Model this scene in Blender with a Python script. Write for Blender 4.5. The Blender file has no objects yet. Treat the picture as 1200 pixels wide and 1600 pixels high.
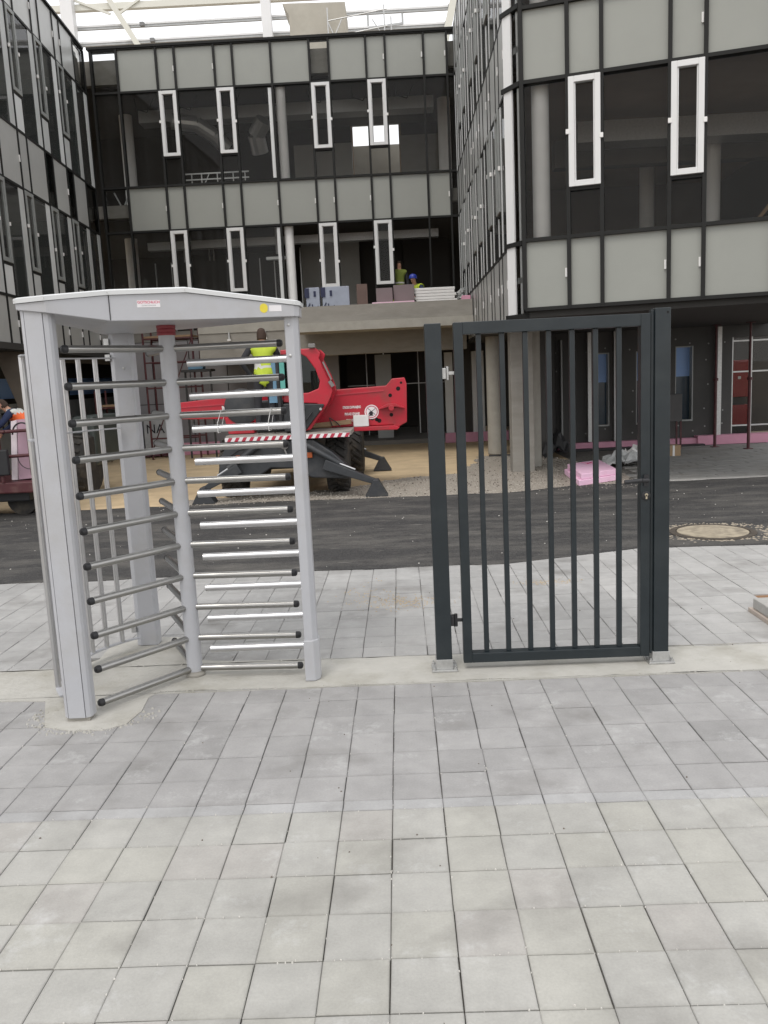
import bpy, bmesh, math, random
from mathutils import Vector, Matrix
random.seed(7)
PI = math.pi
S = bpy.context.scene
C = S.collection

# ---------------------------------------------------------------- camera
F, PITCH, ROLL, YAW, EYE = 1314.0, -0.15975, -0.04708, 0.02492, 1.73
cy, sy = math.cos(YAW), math.sin(YAW)
fw = Vector((-sy*math.cos(PITCH), cy*math.cos(PITCH), math.sin(PITCH)))
rt = Vector((cy, sy, 0)); up = rt.cross(fw)
rt2 = math.cos(ROLL)*rt + math.sin(ROLL)*up
up2 = -math.sin(ROLL)*rt + math.cos(ROLL)*up
cam = bpy.data.cameras.new('camera'); cam.sensor_fit = 'AUTO'; cam.sensor_width = 36
cam.lens = F/1600*36; cam.clip_start = 0.05; cam.clip_end = 3000
co = bpy.data.objects.new('camera', cam); C.objects.link(co)
M = Matrix((rt2, up2, -fw)).transposed().to_4x4(); M.translation = Vector((0, 0, EYE))
co.matrix_world = M; S.camera = co

# ---------------------------------------------------------------- light
w = bpy.data.worlds.new('World'); S.world = w; w.use_nodes = True
nt = w.node_tree; nt.nodes.clear()
SUN_EL, SUN_AZ = math.radians(58), math.radians(205)
sky = nt.nodes.new('ShaderNodeTexSky'); sky.sky_type = 'NISHITA'; sky.sun_disc = False
sky.sun_elevation = SUN_EL; sky.sun_rotation = SUN_AZ; sky.dust_density = 4; sky.air_density = 1.2
mx = nt.nodes.new('ShaderNodeMix'); mx.data_type = 'RGBA'; mx.inputs[0].default_value = 0.86
mx.inputs[7].default_value = (9.85, 9.85, 9.95, 1)
bg = nt.nodes.new('ShaderNodeBackground'); bg.inputs[1].default_value = 0.12
ow = nt.nodes.new('ShaderNodeOutputWorld')
nt.links.new(sky.outputs[0], mx.inputs[6]); nt.links.new(mx.outputs[2], bg.inputs[0]); nt.links.new(bg.outputs[0], ow.inputs[0])
sun = bpy.data.lights.new('sun', 'SUN'); sun.energy = 0.8; sun.angle = math.radians(20); sun.color = (1, .97, .93)
so = bpy.data.objects.new('sun', sun); C.objects.link(so)
sd = Vector((math.sin(SUN_AZ)*math.cos(SUN_EL), math.cos(SUN_AZ)*math.cos(SUN_EL), math.sin(SUN_EL)))
so.rotation_euler = sd.to_track_quat('Z', 'Y').to_euler(); so.location = sd*40
S.view_settings.view_transform = 'Standard'; S.view_settings.look = 'None'
S.view_settings.exposure = 0.38; S.view_settings.gamma = 1
S.render.engine = 'CYCLES'
S.cycles.max_bounces = 8; S.cycles.transparent_max_bounces = 24

# ---------------------------------------------------------------- materials
def lin(c):
    return tuple(((x/255)/12.92 if x/255 <= .04045 else ((x/255+.055)/1.055)**2.4) for x in c)
MATS = {}
def mat(name, base, rough=.7, metal=0, n_amt=.12, n_scale=6, bump=0, b_scale=40, spec=.5, stretch=None, dirt=None, d_scale=1.5, d_amt=.5):
    """principled with two noise layers; base = linear albedo"""
    if name in MATS: return MATS[name]
    m = bpy.data.materials.new(name); m.use_nodes = True; t = m.node_tree
    b = t.nodes['Principled BSDF']; L = t.links
    tc = t.nodes.new('ShaderNodeTexCoord'); mp = t.nodes.new('ShaderNodeMapping')
    L.new(tc.outputs['Object'], mp.inputs[0])
    if stretch: mp.inputs[3].default_value = stretch
    ns = t.nodes.new('ShaderNodeTexNoise'); ns.inputs['Scale'].default_value = n_scale; ns.inputs['Detail'].default_value = 6
    ns.inputs['Roughness'].default_value = .6
    L.new(mp.outputs[0], ns.inputs['Vector'])
    mr = t.nodes.new('ShaderNodeMapRange'); mr.inputs[1].default_value = .25; mr.inputs[2].default_value = .75
    mr.inputs[3].default_value = 1-n_amt; mr.inputs[4].default_value = 1+n_amt
    L.new(ns.outputs[0], mr.inputs[0])
    vm = t.nodes.new('ShaderNodeVectorMath'); vm.operation = 'SCALE'; vm.inputs[0].default_value = base[:3]
    L.new(mr.outputs[0], vm.inputs['Scale'])
    col = vm.outputs[0]
    if dirt:
        n2 = t.nodes.new('ShaderNodeTexNoise'); n2.inputs['Scale'].default_value = d_scale; n2.inputs['Detail'].default_value = 8; n2.inputs['Roughness'].default_value = .65
        L.new(mp.outputs[0], n2.inputs['Vector'])
        r2 = t.nodes.new('ShaderNodeMapRange'); r2.inputs[1].default_value = .48; r2.inputs[2].default_value = .72; r2.inputs[3].default_value = 0; r2.inputs[4].default_value = d_amt
        L.new(n2.outputs[0], r2.inputs[0])
        mm = t.nodes.new('ShaderNodeMix'); mm.data_type = 'RGBA'; L.new(r2.outputs[0], mm.inputs[0]); L.new(col, mm.inputs[6]); mm.inputs[7].default_value = (*dirt, 1)
        col = mm.outputs[2]
    L.new(col, b.inputs['Base Color'])
    b.inputs['Roughness'].default_value = rough; b.inputs['Metallic'].default_value = metal
    b.inputs['Specular IOR Level'].default_value = spec
    if bump:
        nb = t.nodes.new('ShaderNodeTexNoise'); nb.inputs['Scale'].default_value = b_scale; nb.inputs['Detail'].default_value = 5
        L.new(mp.outputs[0], nb.inputs['Vector'])
        bp = t.nodes.new('ShaderNodeBump'); bp.inputs['Strength'].default_value = bump; bp.inputs['Distance'].default_value = .01
        L.new(nb.outputs[0], bp.inputs['Height']); L.new(bp.outputs[0], b.inputs['Normal'])
    MATS[name] = m; return m
def glass(name, tint, refl=1.0, rough=.01, ior=1.5, haze=None, h_amt=0):
    if name in MATS: return MATS[name]
    m = bpy.data.materials.new(name); m.use_nodes = True; t = m.node_tree; t.nodes.clear(); L = t.links
    o = t.nodes.new('ShaderNodeOutputMaterial'); tr = t.nodes.new('ShaderNodeBsdfTransparent'); tr.inputs[0].default_value = (*tint, 1)
    gl = t.nodes.new('ShaderNodeBsdfGlossy'); gl.inputs['Roughness'].default_value = rough; gl.inputs[0].default_value = (refl, refl, refl, 1)
    fr = t.nodes.new('ShaderNodeFresnel'); fr.inputs[0].default_value = ior
    ms = t.nodes.new('ShaderNodeMixShader'); L.new(fr.outputs[0], ms.inputs[0]); L.new(tr.outputs[0], ms.inputs[1]); L.new(gl.outputs[0], ms.inputs[2])
    outp = ms.outputs[0]
    if haze:
        df = t.nodes.new('ShaderNodeBsdfDiffuse'); df.inputs[0].default_value = (*haze, 1)
        m2 = t.nodes.new('ShaderNodeMixShader'); m2.inputs[0].default_value = h_amt
        L.new(outp, m2.inputs[1]); L.new(df.outputs[0], m2.inputs[2]); outp = m2.outputs[0]
    L.new(outp, o.inputs[0]); MATS[name] = m; return m

g_metal = mat('grey_painted_metal', (.415, .42, .44), .40, 0, .05, 3, .05, 90, dirt=(.33, .315, .29), d_scale=3.2, d_amt=.45)
cap_m = mat('pale_canopy_cap', (.58, .59, .59), .4, 0, .03, 3)
steel = mat('brushed_stainless', (.37, .365, .35), .3, 1, .06, 30, .04, 200, stretch=(1, 1, 6))
alu = mat('bright_aluminium', (.58, .58, .585), .33, 1, .04, 30)
blackp = mat('black_rubber', (.018, .018, .02), .55)
redp = mat('red_collar_paint', (.25, .035, .045), .45)
anth = mat('anthracite_coating', (.011, .017, .0205), .38, 0, .12, 8, .05, 200, dirt=(.026, .032, .034), d_scale=4, d_amt=.5)
galv = mat('galvanised_steel', (.50, .50, .49), .45, .85, .15, 30)
fr_dark = mat('dark_facade_profile', (.018, .018, .017), .6, 0, spec=.2, n_amt=.1, n_scale=4)
spand = mat('grey_spandrel', (.280, .286, .258), .42, 0, .035, 1.2, dirt=(.262, .268, .242), d_scale=2.6, d_amt=.55)
spand_l = mat('sky_lit_spandrel', (.40, .405, .39), .35, 0, .06, 1.2, dirt=(.24, .24, .23), d_scale=2.6, d_amt=.5)  # lighter copy of the spandrel grey, grazing sky reflection put into its colour
white_fr = mat('white_window_frame', (.66, .66, .65), .45, 0, .02, 3)
pane_g = glass('facade_glass', (.90, .90, .885), .30, .01, 1.45, haze=(.42, .41, .38), h_amt=.022)
pane_s = glass('side_facade_glass', (.84, .86, .85), .55, .03, 1.5, haze=(.42, .43, .42), h_amt=.06)
pane_c = glass('clear_glass', (.90, .91, .90), .4, .01, 1.4)
conc = mat('raw_concrete', (.29, .275, .245), .9, 0, .10, 5, .35, 30, dirt=(.20, .185, .16), d_scale=1.6, d_amt=.7, stretch=(.5, .5, 1.6))
conc_l = mat('light_concrete', (.36, .345, .305), .9, 0, .08, 5, .3, 30, dirt=(.26, .245, .21), d_scale=2, d_amt=.6)
conc_d = mat('dark_soffit_board', (.085, .078, .07), .9, 0, .12, 4, .2, 20)  # dark grey-brown for ceilings and soffits
ceil_m = mat('brown_ceiling', (.30, .215, .15), .9, 0, .25, .9, .2, 12)
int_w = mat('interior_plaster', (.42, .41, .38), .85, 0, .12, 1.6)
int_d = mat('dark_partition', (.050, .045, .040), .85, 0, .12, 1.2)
int_fl = mat('interior_floor', (.18, .17, .155), .9, 0, .1, 3)
col_w = mat('white_round_column', (.82, .81, .79), .7, 0, .05, 4)
pale_b = mat('pale_lining_board', (.62, .63, .62), .55, 0, .05, 3)
bright_b = mat('bright_lining', (.74, .74, .73), .5, 0, .03, 3)
pale_s = mat('soft_grey_lining', (.50, .51, .50), .5, 0, .12, 1.5)
pale_l = mat('light_lining', (.62, .63, .62), .6, 0, .05, 3)
pale_d = mat('grey_lining_board', (.36, .37, .36), .5, 0, .06, 3)
wool = mat('charcoal_wall_membrane', (.075, .073, .07), .85, 0, .12, 2.2, .25, 25)
pink = mat('pink_foam', (.62, .30, .40), .7, 0, .05, 6, .1, 80)
pink_l = mat('pale_pink_foam', (.72, .48, .58), .7, 0, .06, 6, .1, 80)
red_m = mat('machine_red', (.47, .014, .032), .35, 0, .06, 5, dirt=(.22, .05, .045), d_scale=3.4, d_amt=.7)
dkg = mat('machine_dark_grey', (.035, .038, .042), .5, 0, .15, 6, .15, 50, dirt=(.12, .11, .10), d_scale=4, d_amt=.35)
tyre_m = mat('tyre_rubber', (.028, .026, .024), .85, 0, .2, 12, dirt=(.12, .10, .075), d_scale=5, d_amt=.6)
maroon = mat('maroon_paint', (.075, .016, .02), .5, 0, .15, 8, dirt=(.2, .12, .1), d_scale=7, d_amt=.35)
canopy_w = mat('cream_steel', (.66, .65, .58), .5, 0, .03, 1)
white_steel = mat('white_steel', (.74, .74, .74), .5, 0, .03, 1)
blue_g = mat('painted_sky_reflection', (.26, .42, .74), .45, 0, .05, 2)  # coated window glass with the blue sky reflection put into its colour
white_b = mat('white_board', (.75, .74, .72), .7, 0, .05, 8)
boxm = mat('brown_cardboard', (.36, .25, .15), .85, 0, .1, 6)
text_red = mat('red_print', (.55, .05, .12), .6)
text_w = mat('white_print', (.80, .76, .76), .6)
sticker_w = mat('white_sticker', (.72, .70, .71), .5)
yellow = mat('yellow_sticker', (.70, .58, .05), .5)
hiviz = mat('hi_vis_yellow', (.50, .62, .05), .7, 0, .1, 20, .3, 30)
hivo = mat('hi_vis_orange', (.90, .17, .05), .7, 0, .1, 20, .3, 30)
reflm = mat('reflective_tape', (.60, .60, .56), .5)
cloth_d = mat('dark_work_cloth', (.03, .03, .034), .9, 0, .2, 20, .4, 30)
cloth_n = mat('navy_work_cloth', (.02, .03, .075), .9, 0, .2, 20, .4, 30)
skin_m = mat('skin', (.50, .27, .18), .6)
hair_m = mat('dark_brown_hair', (.045, .025, .016), .8, 0, .3, 60, .6, 90)
helm_b = mat('blue_helmet', (.02, .04, .30), .4)
teal = mat('teal_panel', (.10, .36, .31), .4)
bluep = mat('blue_panel', (.13, .25, .36), .6, 0, .1, 6)
wood = mat('weathered_timber', (.33, .22, .13), .85, 0, .3, 8, .3, 30, stretch=(1, 8, 8))
plastic = mat('grey_plastic_sheet', (.45, .46, .45), .35, 0, .25, 9, .4, 20)
blacks = mat('black_membrane', (.015, .015, .016), .5, 0, .2, 9, .4, 20)
print_k = mat('black_print', (.02, .02, .025), .7)
hole_m = mat('dark_hole', (.006, .005, .005), .9)

# ---------------------------------------------------------------- mesh helpers
OFF = {}
def off_of(p):
    while p is not None:
        if p.name in OFF: return OFF[p.name]
        p = p.parent
    return Vector((0, 0, 0))
class MB:
    def __init__(s): s.v = []; s.f = []; s.mi = []
    def add(s, vs, fs, mi=0):
        n = len(s.v); s.v += [tuple(v) for v in vs]
        for f in fs: s.f.append([n+i for i in f]); s.mi.append(mi)
        return s
    def box(s, x0, x1, y0, y1, z0, z1, mi=0):
        if x0 > x1: x0, x1 = x1, x0
        if y0 > y1: y0, y1 = y1, y0
        if z0 > z1: z0, z1 = z1, z0
        v = [(x0,y0,z0),(x1,y0,z0),(x1,y1,z0),(x0,y1,z0),(x0,y0,z1),(x1,y0,z1),(x1,y1,z1),(x0,y1,z1)]
        return s.add(v, [(0,3,2,1),(4,5,6,7),(0,1,5,4),(1,2,6,5),(2,3,7,6),(3,0,4,7)], mi)
    def fbox(s, fr, s0, s1, d0, d1, z0, z1, mi=0):
        """box in a facade frame: fr = (P, e, n) ; d along outward n"""
        P, e, n = fr
        v = []
        for z in (z0, z1):
            for a, d in ((s0, d0), (s1, d0), (s1, d1), (s0, d1)):
                q = P + e*a + n*d; v.append((q.x, q.y, z))
        return s.add(v, [(0,1,2,3),(7,6,5,4),(4,5,1,0),(5,6,2,1),(6,7,3,2),(7,4,0,3)], mi)
    def fquad(s, fr, s0, s1, d, z0, z1, mi=0):
        P, e, n = fr; a = P+e*s0+n*d; c = P+e*s1+n*d
        return s.add([(a.x,a.y,z0),(c.x,c.y,z0),(c.x,c.y,z1),(a.x,a.y,z1)], [(0,1,2,3)], mi)
    def bar(s, p, q, w, h=None, upv=(0, 0, 1), mi=0):
        h = h or w; p = Vector(p); q = Vector(q); d = (q-p).normalized(); u = Vector(upv)
        if abs(d.dot(u)) > .98: u = Vector((0, 1, 0))
        a = d.cross(u).normalized(); b = a.cross(d)
        v = [c + a*i*w/2 + b*j*h/2 for c in (p, q) for i, j in ((-1,-1),(1,-1),(1,1),(-1,1))]
        return s.add(v, [(0,1,2,3),(7,6,5,4),(4,5,1,0),(5,6,2,1),(6,7,3,2),(7,4,0,3)], mi)
    def tube(s, p, q, r, r2=None, n=14, mi=0, cap=True):
        r2 = r if r2 is None else r2; p = Vector(p); q = Vector(q); d = (q-p).normalized()
        u = Vector((0, 0, 1)) if abs(d.z) < .9 else Vector((1, 0, 0))
        a = d.cross(u).normalized(); b = a.cross(d)
        v = [c + (a*math.cos(2*PI*i/n) + b*math.sin(2*PI*i/n))*rr for c, rr in ((p, r), (q, r2)) for i in range(n)]
        f = [(i, (i+1) % n, n+(i+1) % n, n+i) for i in range(n)]
        if cap: f += [tuple(range(n))[::-1], tuple(range(n, 2*n))]
        return s.add(v, f, mi)
    def path(s, pts, r, n=10, mi=0):
        for a, b in zip(pts, pts[1:]): s.tube(a, b, r, n=n, mi=mi)
        return s
    def lathe(s, c, axis, prof, n=20, mi=0):
        """prof: list of (radius, along)"""
        c = Vector(c); d = Vector(axis).normalized(); u = Vector((0, 0, 1)) if abs(d.z) < .9 else Vector((1, 0, 0))
        a = d.cross(u).normalized(); b = a.cross(d); v = []
        for r, t in prof:
            for i in range(n): v.append(c + d*t + (a*math.cos(2*PI*i/n) + b*math.sin(2*PI*i/n))*r)
        f = []
        for k in range(len(prof)-1):
            for i in range(n): f.append((k*n+i, k*n+(i+1) % n, (k+1)*n+(i+1) % n, (k+1)*n+i))
        f += [tuple(range(n))[::-1], tuple(range((len(prof)-1)*n, len(prof)*n))]
        return s.add(v, f, mi)
    def prism(s, poly, z0, z1, mi=0):
        n = len(poly); zz0 = z0 if isinstance(z0, (list, tuple)) else [z0]*n; zz1 = z1 if isinstance(z1, (list, tuple)) else [z1]*n
        v = [(p[0], p[1], zz0[i]) for i, p in enumerate(poly)] + [(p[0], p[1], zz1[i]) for i, p in enumerate(poly)]
        f = [tuple(range(n))[::-1], tuple(range(n, 2*n))] + [(i, (i+1) % n, n+(i+1) % n, n+i) for i in range(n)]
        return s.add(v, f, mi)
    def prismY(s, poly, y0, y1, mi=0):
        """poly in (x,z), extruded along y"""
        n = len(poly)
        v = [(p[0], y0, p[1]) for p in poly] + [(p[0], y1, p[1]) for p in poly]
        f = [tuple(range(n)), tuple(range(n, 2*n))[::-1]] + [((i+1) % n, i, n+i, n+(i+1) % n) for i in range(n)]
        return s.add(v, f, mi)
    def build(s, name, m, parent=None, smooth=False, bevel=0, seg=2):
        o3 = off_of(parent)
        me = bpy.data.meshes.new(name)
        me.from_pydata([(x-o3.x, y-o3.y, z-o3.z) for x, y, z in s.v], [], s.f)
        for k in (m if isinstance(m, (list, tuple)) else [m]): me.materials.append(k)
        me.polygons.foreach_set('material_index', s.mi)
        bm = bmesh.new(); bm.from_mesh(me); (len(bm.faces) > 1) and bmesh.ops.recalc_face_normals(bm, faces=bm.faces); bm.to_mesh(me); bm.free()
        o = bpy.data.objects.new(name, me); C.objects.link(o)
        if parent is not None: o.parent = parent
        if smooth:
            me.polygons.foreach_set('use_smooth', [True]*len(me.polygons))
            try: me.set_sharp_from_angle(angle=math.radians(40))
            except Exception: pass
        if bevel:
            b = o.modifiers.new('bevel', 'BEVEL'); b.width = bevel; b.segments = seg; b.limit_method = 'ANGLE'; b.angle_limit = math.radians(40)
        return o
def tag(o, label=None, cat=None, group=None, kind=None):
    if label: o['label'] = label
    if cat: o['category'] = cat
    if group: o['group'] = group
    if kind: o['kind'] = kind
    return o
def thing(name, loc, label, cat, group=None):
    o = bpy.data.objects.new(name, None); C.objects.link(o); o.location = loc; o.empty_display_size = .2
    OFF[o.name] = Vector(loc); return tag(o, label, cat, group)
def copy_tree(o, parent=None):
    c = o.copy(); C.objects.link(c)
    if parent is not None: c.parent = parent
    for ch in [x for x in bpy.data.objects if x.parent == o]: copy_tree(ch, c)
    return c
def text_mesh(name, s, size, loc, m, parent, rot=(PI/2, 0, 0), ext=.0008, bold=0, align='CENTER', xs=1):
    cu = bpy.data.curves.new(name, 'FONT'); cu.body = s; cu.size = size; cu.extrude = ext; cu.align_x = align; cu.align_y = 'CENTER'; cu.offset = bold
    t = bpy.data.objects.new(name, cu); C.objects.link(t)
    bpy.context.view_layer.update()
    me = bpy.data.meshes.new_from_object(t); bpy.data.objects.remove(t)
    Mx = Matrix.Translation(Vector(loc)-off_of(parent)) @ __import__('mathutils').Euler(rot).to_matrix().to_4x4()
    me.transform(Matrix.Diagonal((xs, 1, 1, 1))); me.transform(Mx); me.materials.clear(); me.materials.append(m)
    o = bpy.data.objects.new(name, me); C.objects.link(o); o.parent = parent; return o

# ---------------------------------------------------------------- ground
def sheet(name, poly, z, m, thick=0, kind='structure'):
    b = MB(); n = len(poly)
    if thick: b.prism(poly, z-thick, z)
    else: b.add([(x, y, z) for x, y in poly], [tuple(range(n))])
    return tag(b.build(name, m), kind=kind)
def wig(pts, step=.25, amp=.03, seed=1):
    r = random.Random(seed); out = []
    n = len(pts)
    for i in range(n):
        a = Vector(pts[i]); b = Vector(pts[(i+1) % n]); L = (b-a).length; k = max(1, int(L/step)) if L < 40 else 1
        nrm = Vector((-(b-a).y, (b-a).x)).normalized()
        for j in range(k):
            p = a.lerp(b, j/k)
            if k > 1 or j: p = p + nrm*r.uniform(-amp, amp)
            out.append((p.x, p.y))
    return out
earth = mat('compacted_earth', (.26, .20, .14), .95, 0, .2, 1.5, .3, 12)
sand_m = mat('yellow_sand', (.56, .43, .265), .95, 0, .16, 2.5, .5, 22, dirt=(.36, .27, .18), d_scale=1.1, d_amt=.55)
gravel_m = mat('crushed_gravel', (.32, .285, .24), .95, 0, .45, 38, .9, 45, dirt=(.33, .30, .26), d_scale=3, d_amt=.6)
tag(MB().add([(-600,-600,-.06),(600,-600,-.06),(600,900,-.06),(-600,900,-.06)], [(0,1,2,3)]).build('ground', earth), kind='structure')

# asphalt with fine aggregate, pale dust and tyre smears
def asphalt():
    m = bpy.data.materials.new('fresh_asphalt'); m.use_nodes = True; t = m.node_tree; L = t.links; b = t.nodes['Principled BSDF']
    tc = t.nodes.new('ShaderNodeTexCoord')
    v = t.nodes.new('ShaderNodeTexVoronoi'); v.inputs['Scale'].default_value = 75; L.new(tc.outputs['Object'], v.inputs['Vector'])
    r = t.nodes.new('ShaderNodeValToRGB'); r.color_ramp.elements[0].color = (.017, .016, .016, 1); r.color_ramp.elements[1].color = (.062, .060, .058, 1)
    L.new(v.outputs['Color'], r.inputs[0])
    mp = t.nodes.new('ShaderNodeMapping'); mp.inputs[3].default_value = (.5, 1.5, 1); L.new(tc.outputs['Object'], mp.inputs[0])
    n = t.nodes.new('ShaderNodeTexNoise'); n.inputs['Scale'].default_value = 1.6; n.inputs['Detail'].default_value = 9; n.inputs['Roughness'].default_value = .7; L.new(mp.outputs[0], n.inputs['Vector'])
    mr = t.nodes.new('ShaderNodeMapRange'); mr.inputs[1].default_value = .45; mr.inputs[2].default_value = .75; mr.inputs[4].default_value = .85; L.new(n.outputs[0], mr.inputs[0])
    mm = t.nodes.new('ShaderNodeMix'); mm.data_type = 'RGBA'; L.new(mr.outputs[0], mm.inputs[0]); L.new(r.outputs[0], mm.inputs[6]); mm.inputs[7].default_value = (.15, .14, .125, 1)
    n3 = t.nodes.new('ShaderNodeTexNoise'); n3.inputs['Scale'].default_value = 9; n3.inputs['Detail'].default_value = 6; L.new(mp.outputs[0], n3.inputs['Vector'])
    m3 = t.nodes.new('ShaderNodeMapRange'); m3.inputs[1].default_value = .62; m3.inputs[2].default_value = .74; m3.inputs[4].default_value = .32; L.new(n3.outputs[0], m3.inputs[0])
    mk = t.nodes.new('ShaderNodeMix'); mk.data_type = 'RGBA'; L.new(m3.outputs[0], mk.inputs[0]); L.new(mm.outputs[2], mk.inputs[6]); mk.inputs[7].default_value = (.30, .28, .25, 1)
    L.new(mk.outputs[2], b.inputs['Base Color']); b.inputs['Roughness'].default_value = .85
    bp = t.nodes.new('ShaderNodeBump'); bp.inputs['Strength'].default_value = .8; bp.inputs['Distance'].default_value = .006; L.new(v.outputs['Distance'], bp.inputs['Height']); L.new(bp.outputs[0], b.inputs['Normal'])
    return m
asph = asphalt()
near = [(-14, 7.56)] + [(x, 7.49 + .018*math.sin(x*5) + random.uniform(-.012, .012)) for x in [i*.18-9 for i in range(56)]] + [(1.55, 7.68), (2.2, 7.9), (2.9, 7.86), (3.6, 7.8), (14, 7.8)]
far = [(14, 12.5), (5.4, 12.45), (3.5, 12.4), (2.5, 12.42), (1.5, 11.95), (.7, 12.02), (0, 12.0), (-1.2, 12.08), (-3.1, 12.06), (-6, 12.1), (-14, 12.2)]
rr_ = random.Random(4); fe = []
for (xa, ya), (xb, yb) in zip(far[:-1], far[1:-1]):
    kk = max(1, int(abs(xb-xa)/.2)); fe += [(xa+(xb-xa)*q/kk, ya+(yb-ya)*q/kk+rr_.uniform(-.04, .04)) for q in range(kk)]
sheet('road', near + fe + [far[-2], far[-1]], .006, asph, .03)
sheet('sand_ground', [(-30, 11.6), (3.2, 11.6), (3.2, 30), (-30, 30)], -.012, sand_m)
gpoly = wig([(-3.6, 11.9), (3.5, 11.9), (3.6, 14.6), (2.9, 17.2), (1.6, 17.6), (1.35, 16.0), (.9, 14.7), (-.1, 14.2), (-.9, 13.3), (-2.2, 12.9), (-3.4, 12.7)], .2, .08, 3)
sheet('gravel_ground', gpoly, -.004, gravel_m)
rp_m = mat('yard_paving_slab', (.27, .265, .25), .85, 0, .15, 3, .2, 40, dirt=(.2, .18, .15), d_scale=1.3, d_amt=.6)

# --- individually laid pavers, one sheet of mesh
def paver_mat():
    m = bpy.data.materials.new('concrete_paver'); m.use_nodes = True; t = m.node_tree; L = t.links; b = t.nodes['Principled BSDF']
    at = t.nodes.new('ShaderNodeAttribute'); at.attribute_name = 'tone'
    uv = t.nodes.new('ShaderNodeAttribute'); uv.attribute_name = 'edge'
    tc = t.nodes.new('ShaderNodeTexCoord')
    def noise(sc, det=6, rg=.6):
        n = t.nodes.new('ShaderNodeTexNoise'); n.inputs['Scale'].default_value = sc; n.inputs['Detail'].default_value = det; n.inputs['Roughness'].default_value = rg
        L.new(tc.outputs['Object'], n.inputs['Vector']); return n.outputs[0]
    def rng(s, a, b_, c, d):
        r = t.nodes.new('ShaderNodeMapRange'); r.inputs[1].default_value = a; r.inputs[2].default_value = b_; r.inputs[3].default_value = c; r.inputs[4].default_value = d; L.new(s, r.inputs[0]); return r.outputs[0]
    def math_(op, a, b_):
        k = t.nodes.new('ShaderNodeMath'); k.operation = op
        for i, x in enumerate((a, b_)):
            if isinstance(x, float): k.inputs[i].default_value = x
            else: L.new(x, k.inputs[i])
        return k.outputs[0]
    f = math_('MULTIPLY', rng(noise(7), .25, .75, .88, 1.10), rng(noise(110, 3), .2, .8, .92, 1.08))
    f = math_('MULTIPLY', f, rng(noise(1.3, 7, .65), .3, .62, .86, 1.05))
    # darker rim on each stone
    f = math_('MULTIPLY', f, rng(math_('ADD', uv.outputs['Fac'], rng(noise(22), .3, .7, -.12, .12)), 0, .30, .90, 1.0))
    sc = t.nodes.new('ShaderNodeVectorMath'); sc.operation = 'SCALE'; L.new(at.outputs['Color'], sc.inputs[0]); L.new(f, sc.inputs['Scale'])
    # efflorescence
    m1 = t.nodes.new('ShaderNodeMix'); m1.data_type = 'RGBA'; L.new(sc.outputs[0], m1.inputs[6]); m1.inputs[7].default_value = (.50, .50, .49, 1)
    L.new(rng(noise(3.4, 9, .78), .56, .74, 0, .75), m1.inputs[0])
    # dark damp smudges
    m2 = t.nodes.new('ShaderNodeMix'); m2.data_type = 'RGBA'; L.new(m1.outputs[2], m2.inputs[6]); m2.inputs[7].default_value = (.15, .142, .13, 1)
    w2 = t.nodes.new('ShaderNodeTexNoise'); w2.inputs['Scale'].default_value = 2.6; w2.inputs['Detail'].default_value = 5
    mp = t.nodes.new('ShaderNodeMapping'); mp.inputs[1].default_value = (13.1, 4.2, 0); L.new(tc.outputs['Object'], mp.inputs[0]); L.new(mp.outputs[0], w2.inputs['Vector'])
    L.new(rng(w2.outputs[0], .55, .76, 0, .62), m2.inputs[0])
    L.new(m2.outputs[2], b.inputs['Base Color']); b.inputs['Roughness'].default_value = .88
    bp = t.nodes.new('ShaderNodeBump'); bp.inputs['Strength'].default_value = .25; bp.inputs['Distance'].default_value = .003
    L.new(noise(160, 4), bp.inputs['Height']); L.new(bp.outputs[0], b.inputs['Normal'])
    return m
pav_m = paver_mat()
joint_m = mat('jointing_sand', (.14, .13, .115), .95, 0, .5, 25, .4, 90, dirt=(.3, .28, .25), d_scale=30, d_amt=.5)
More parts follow.
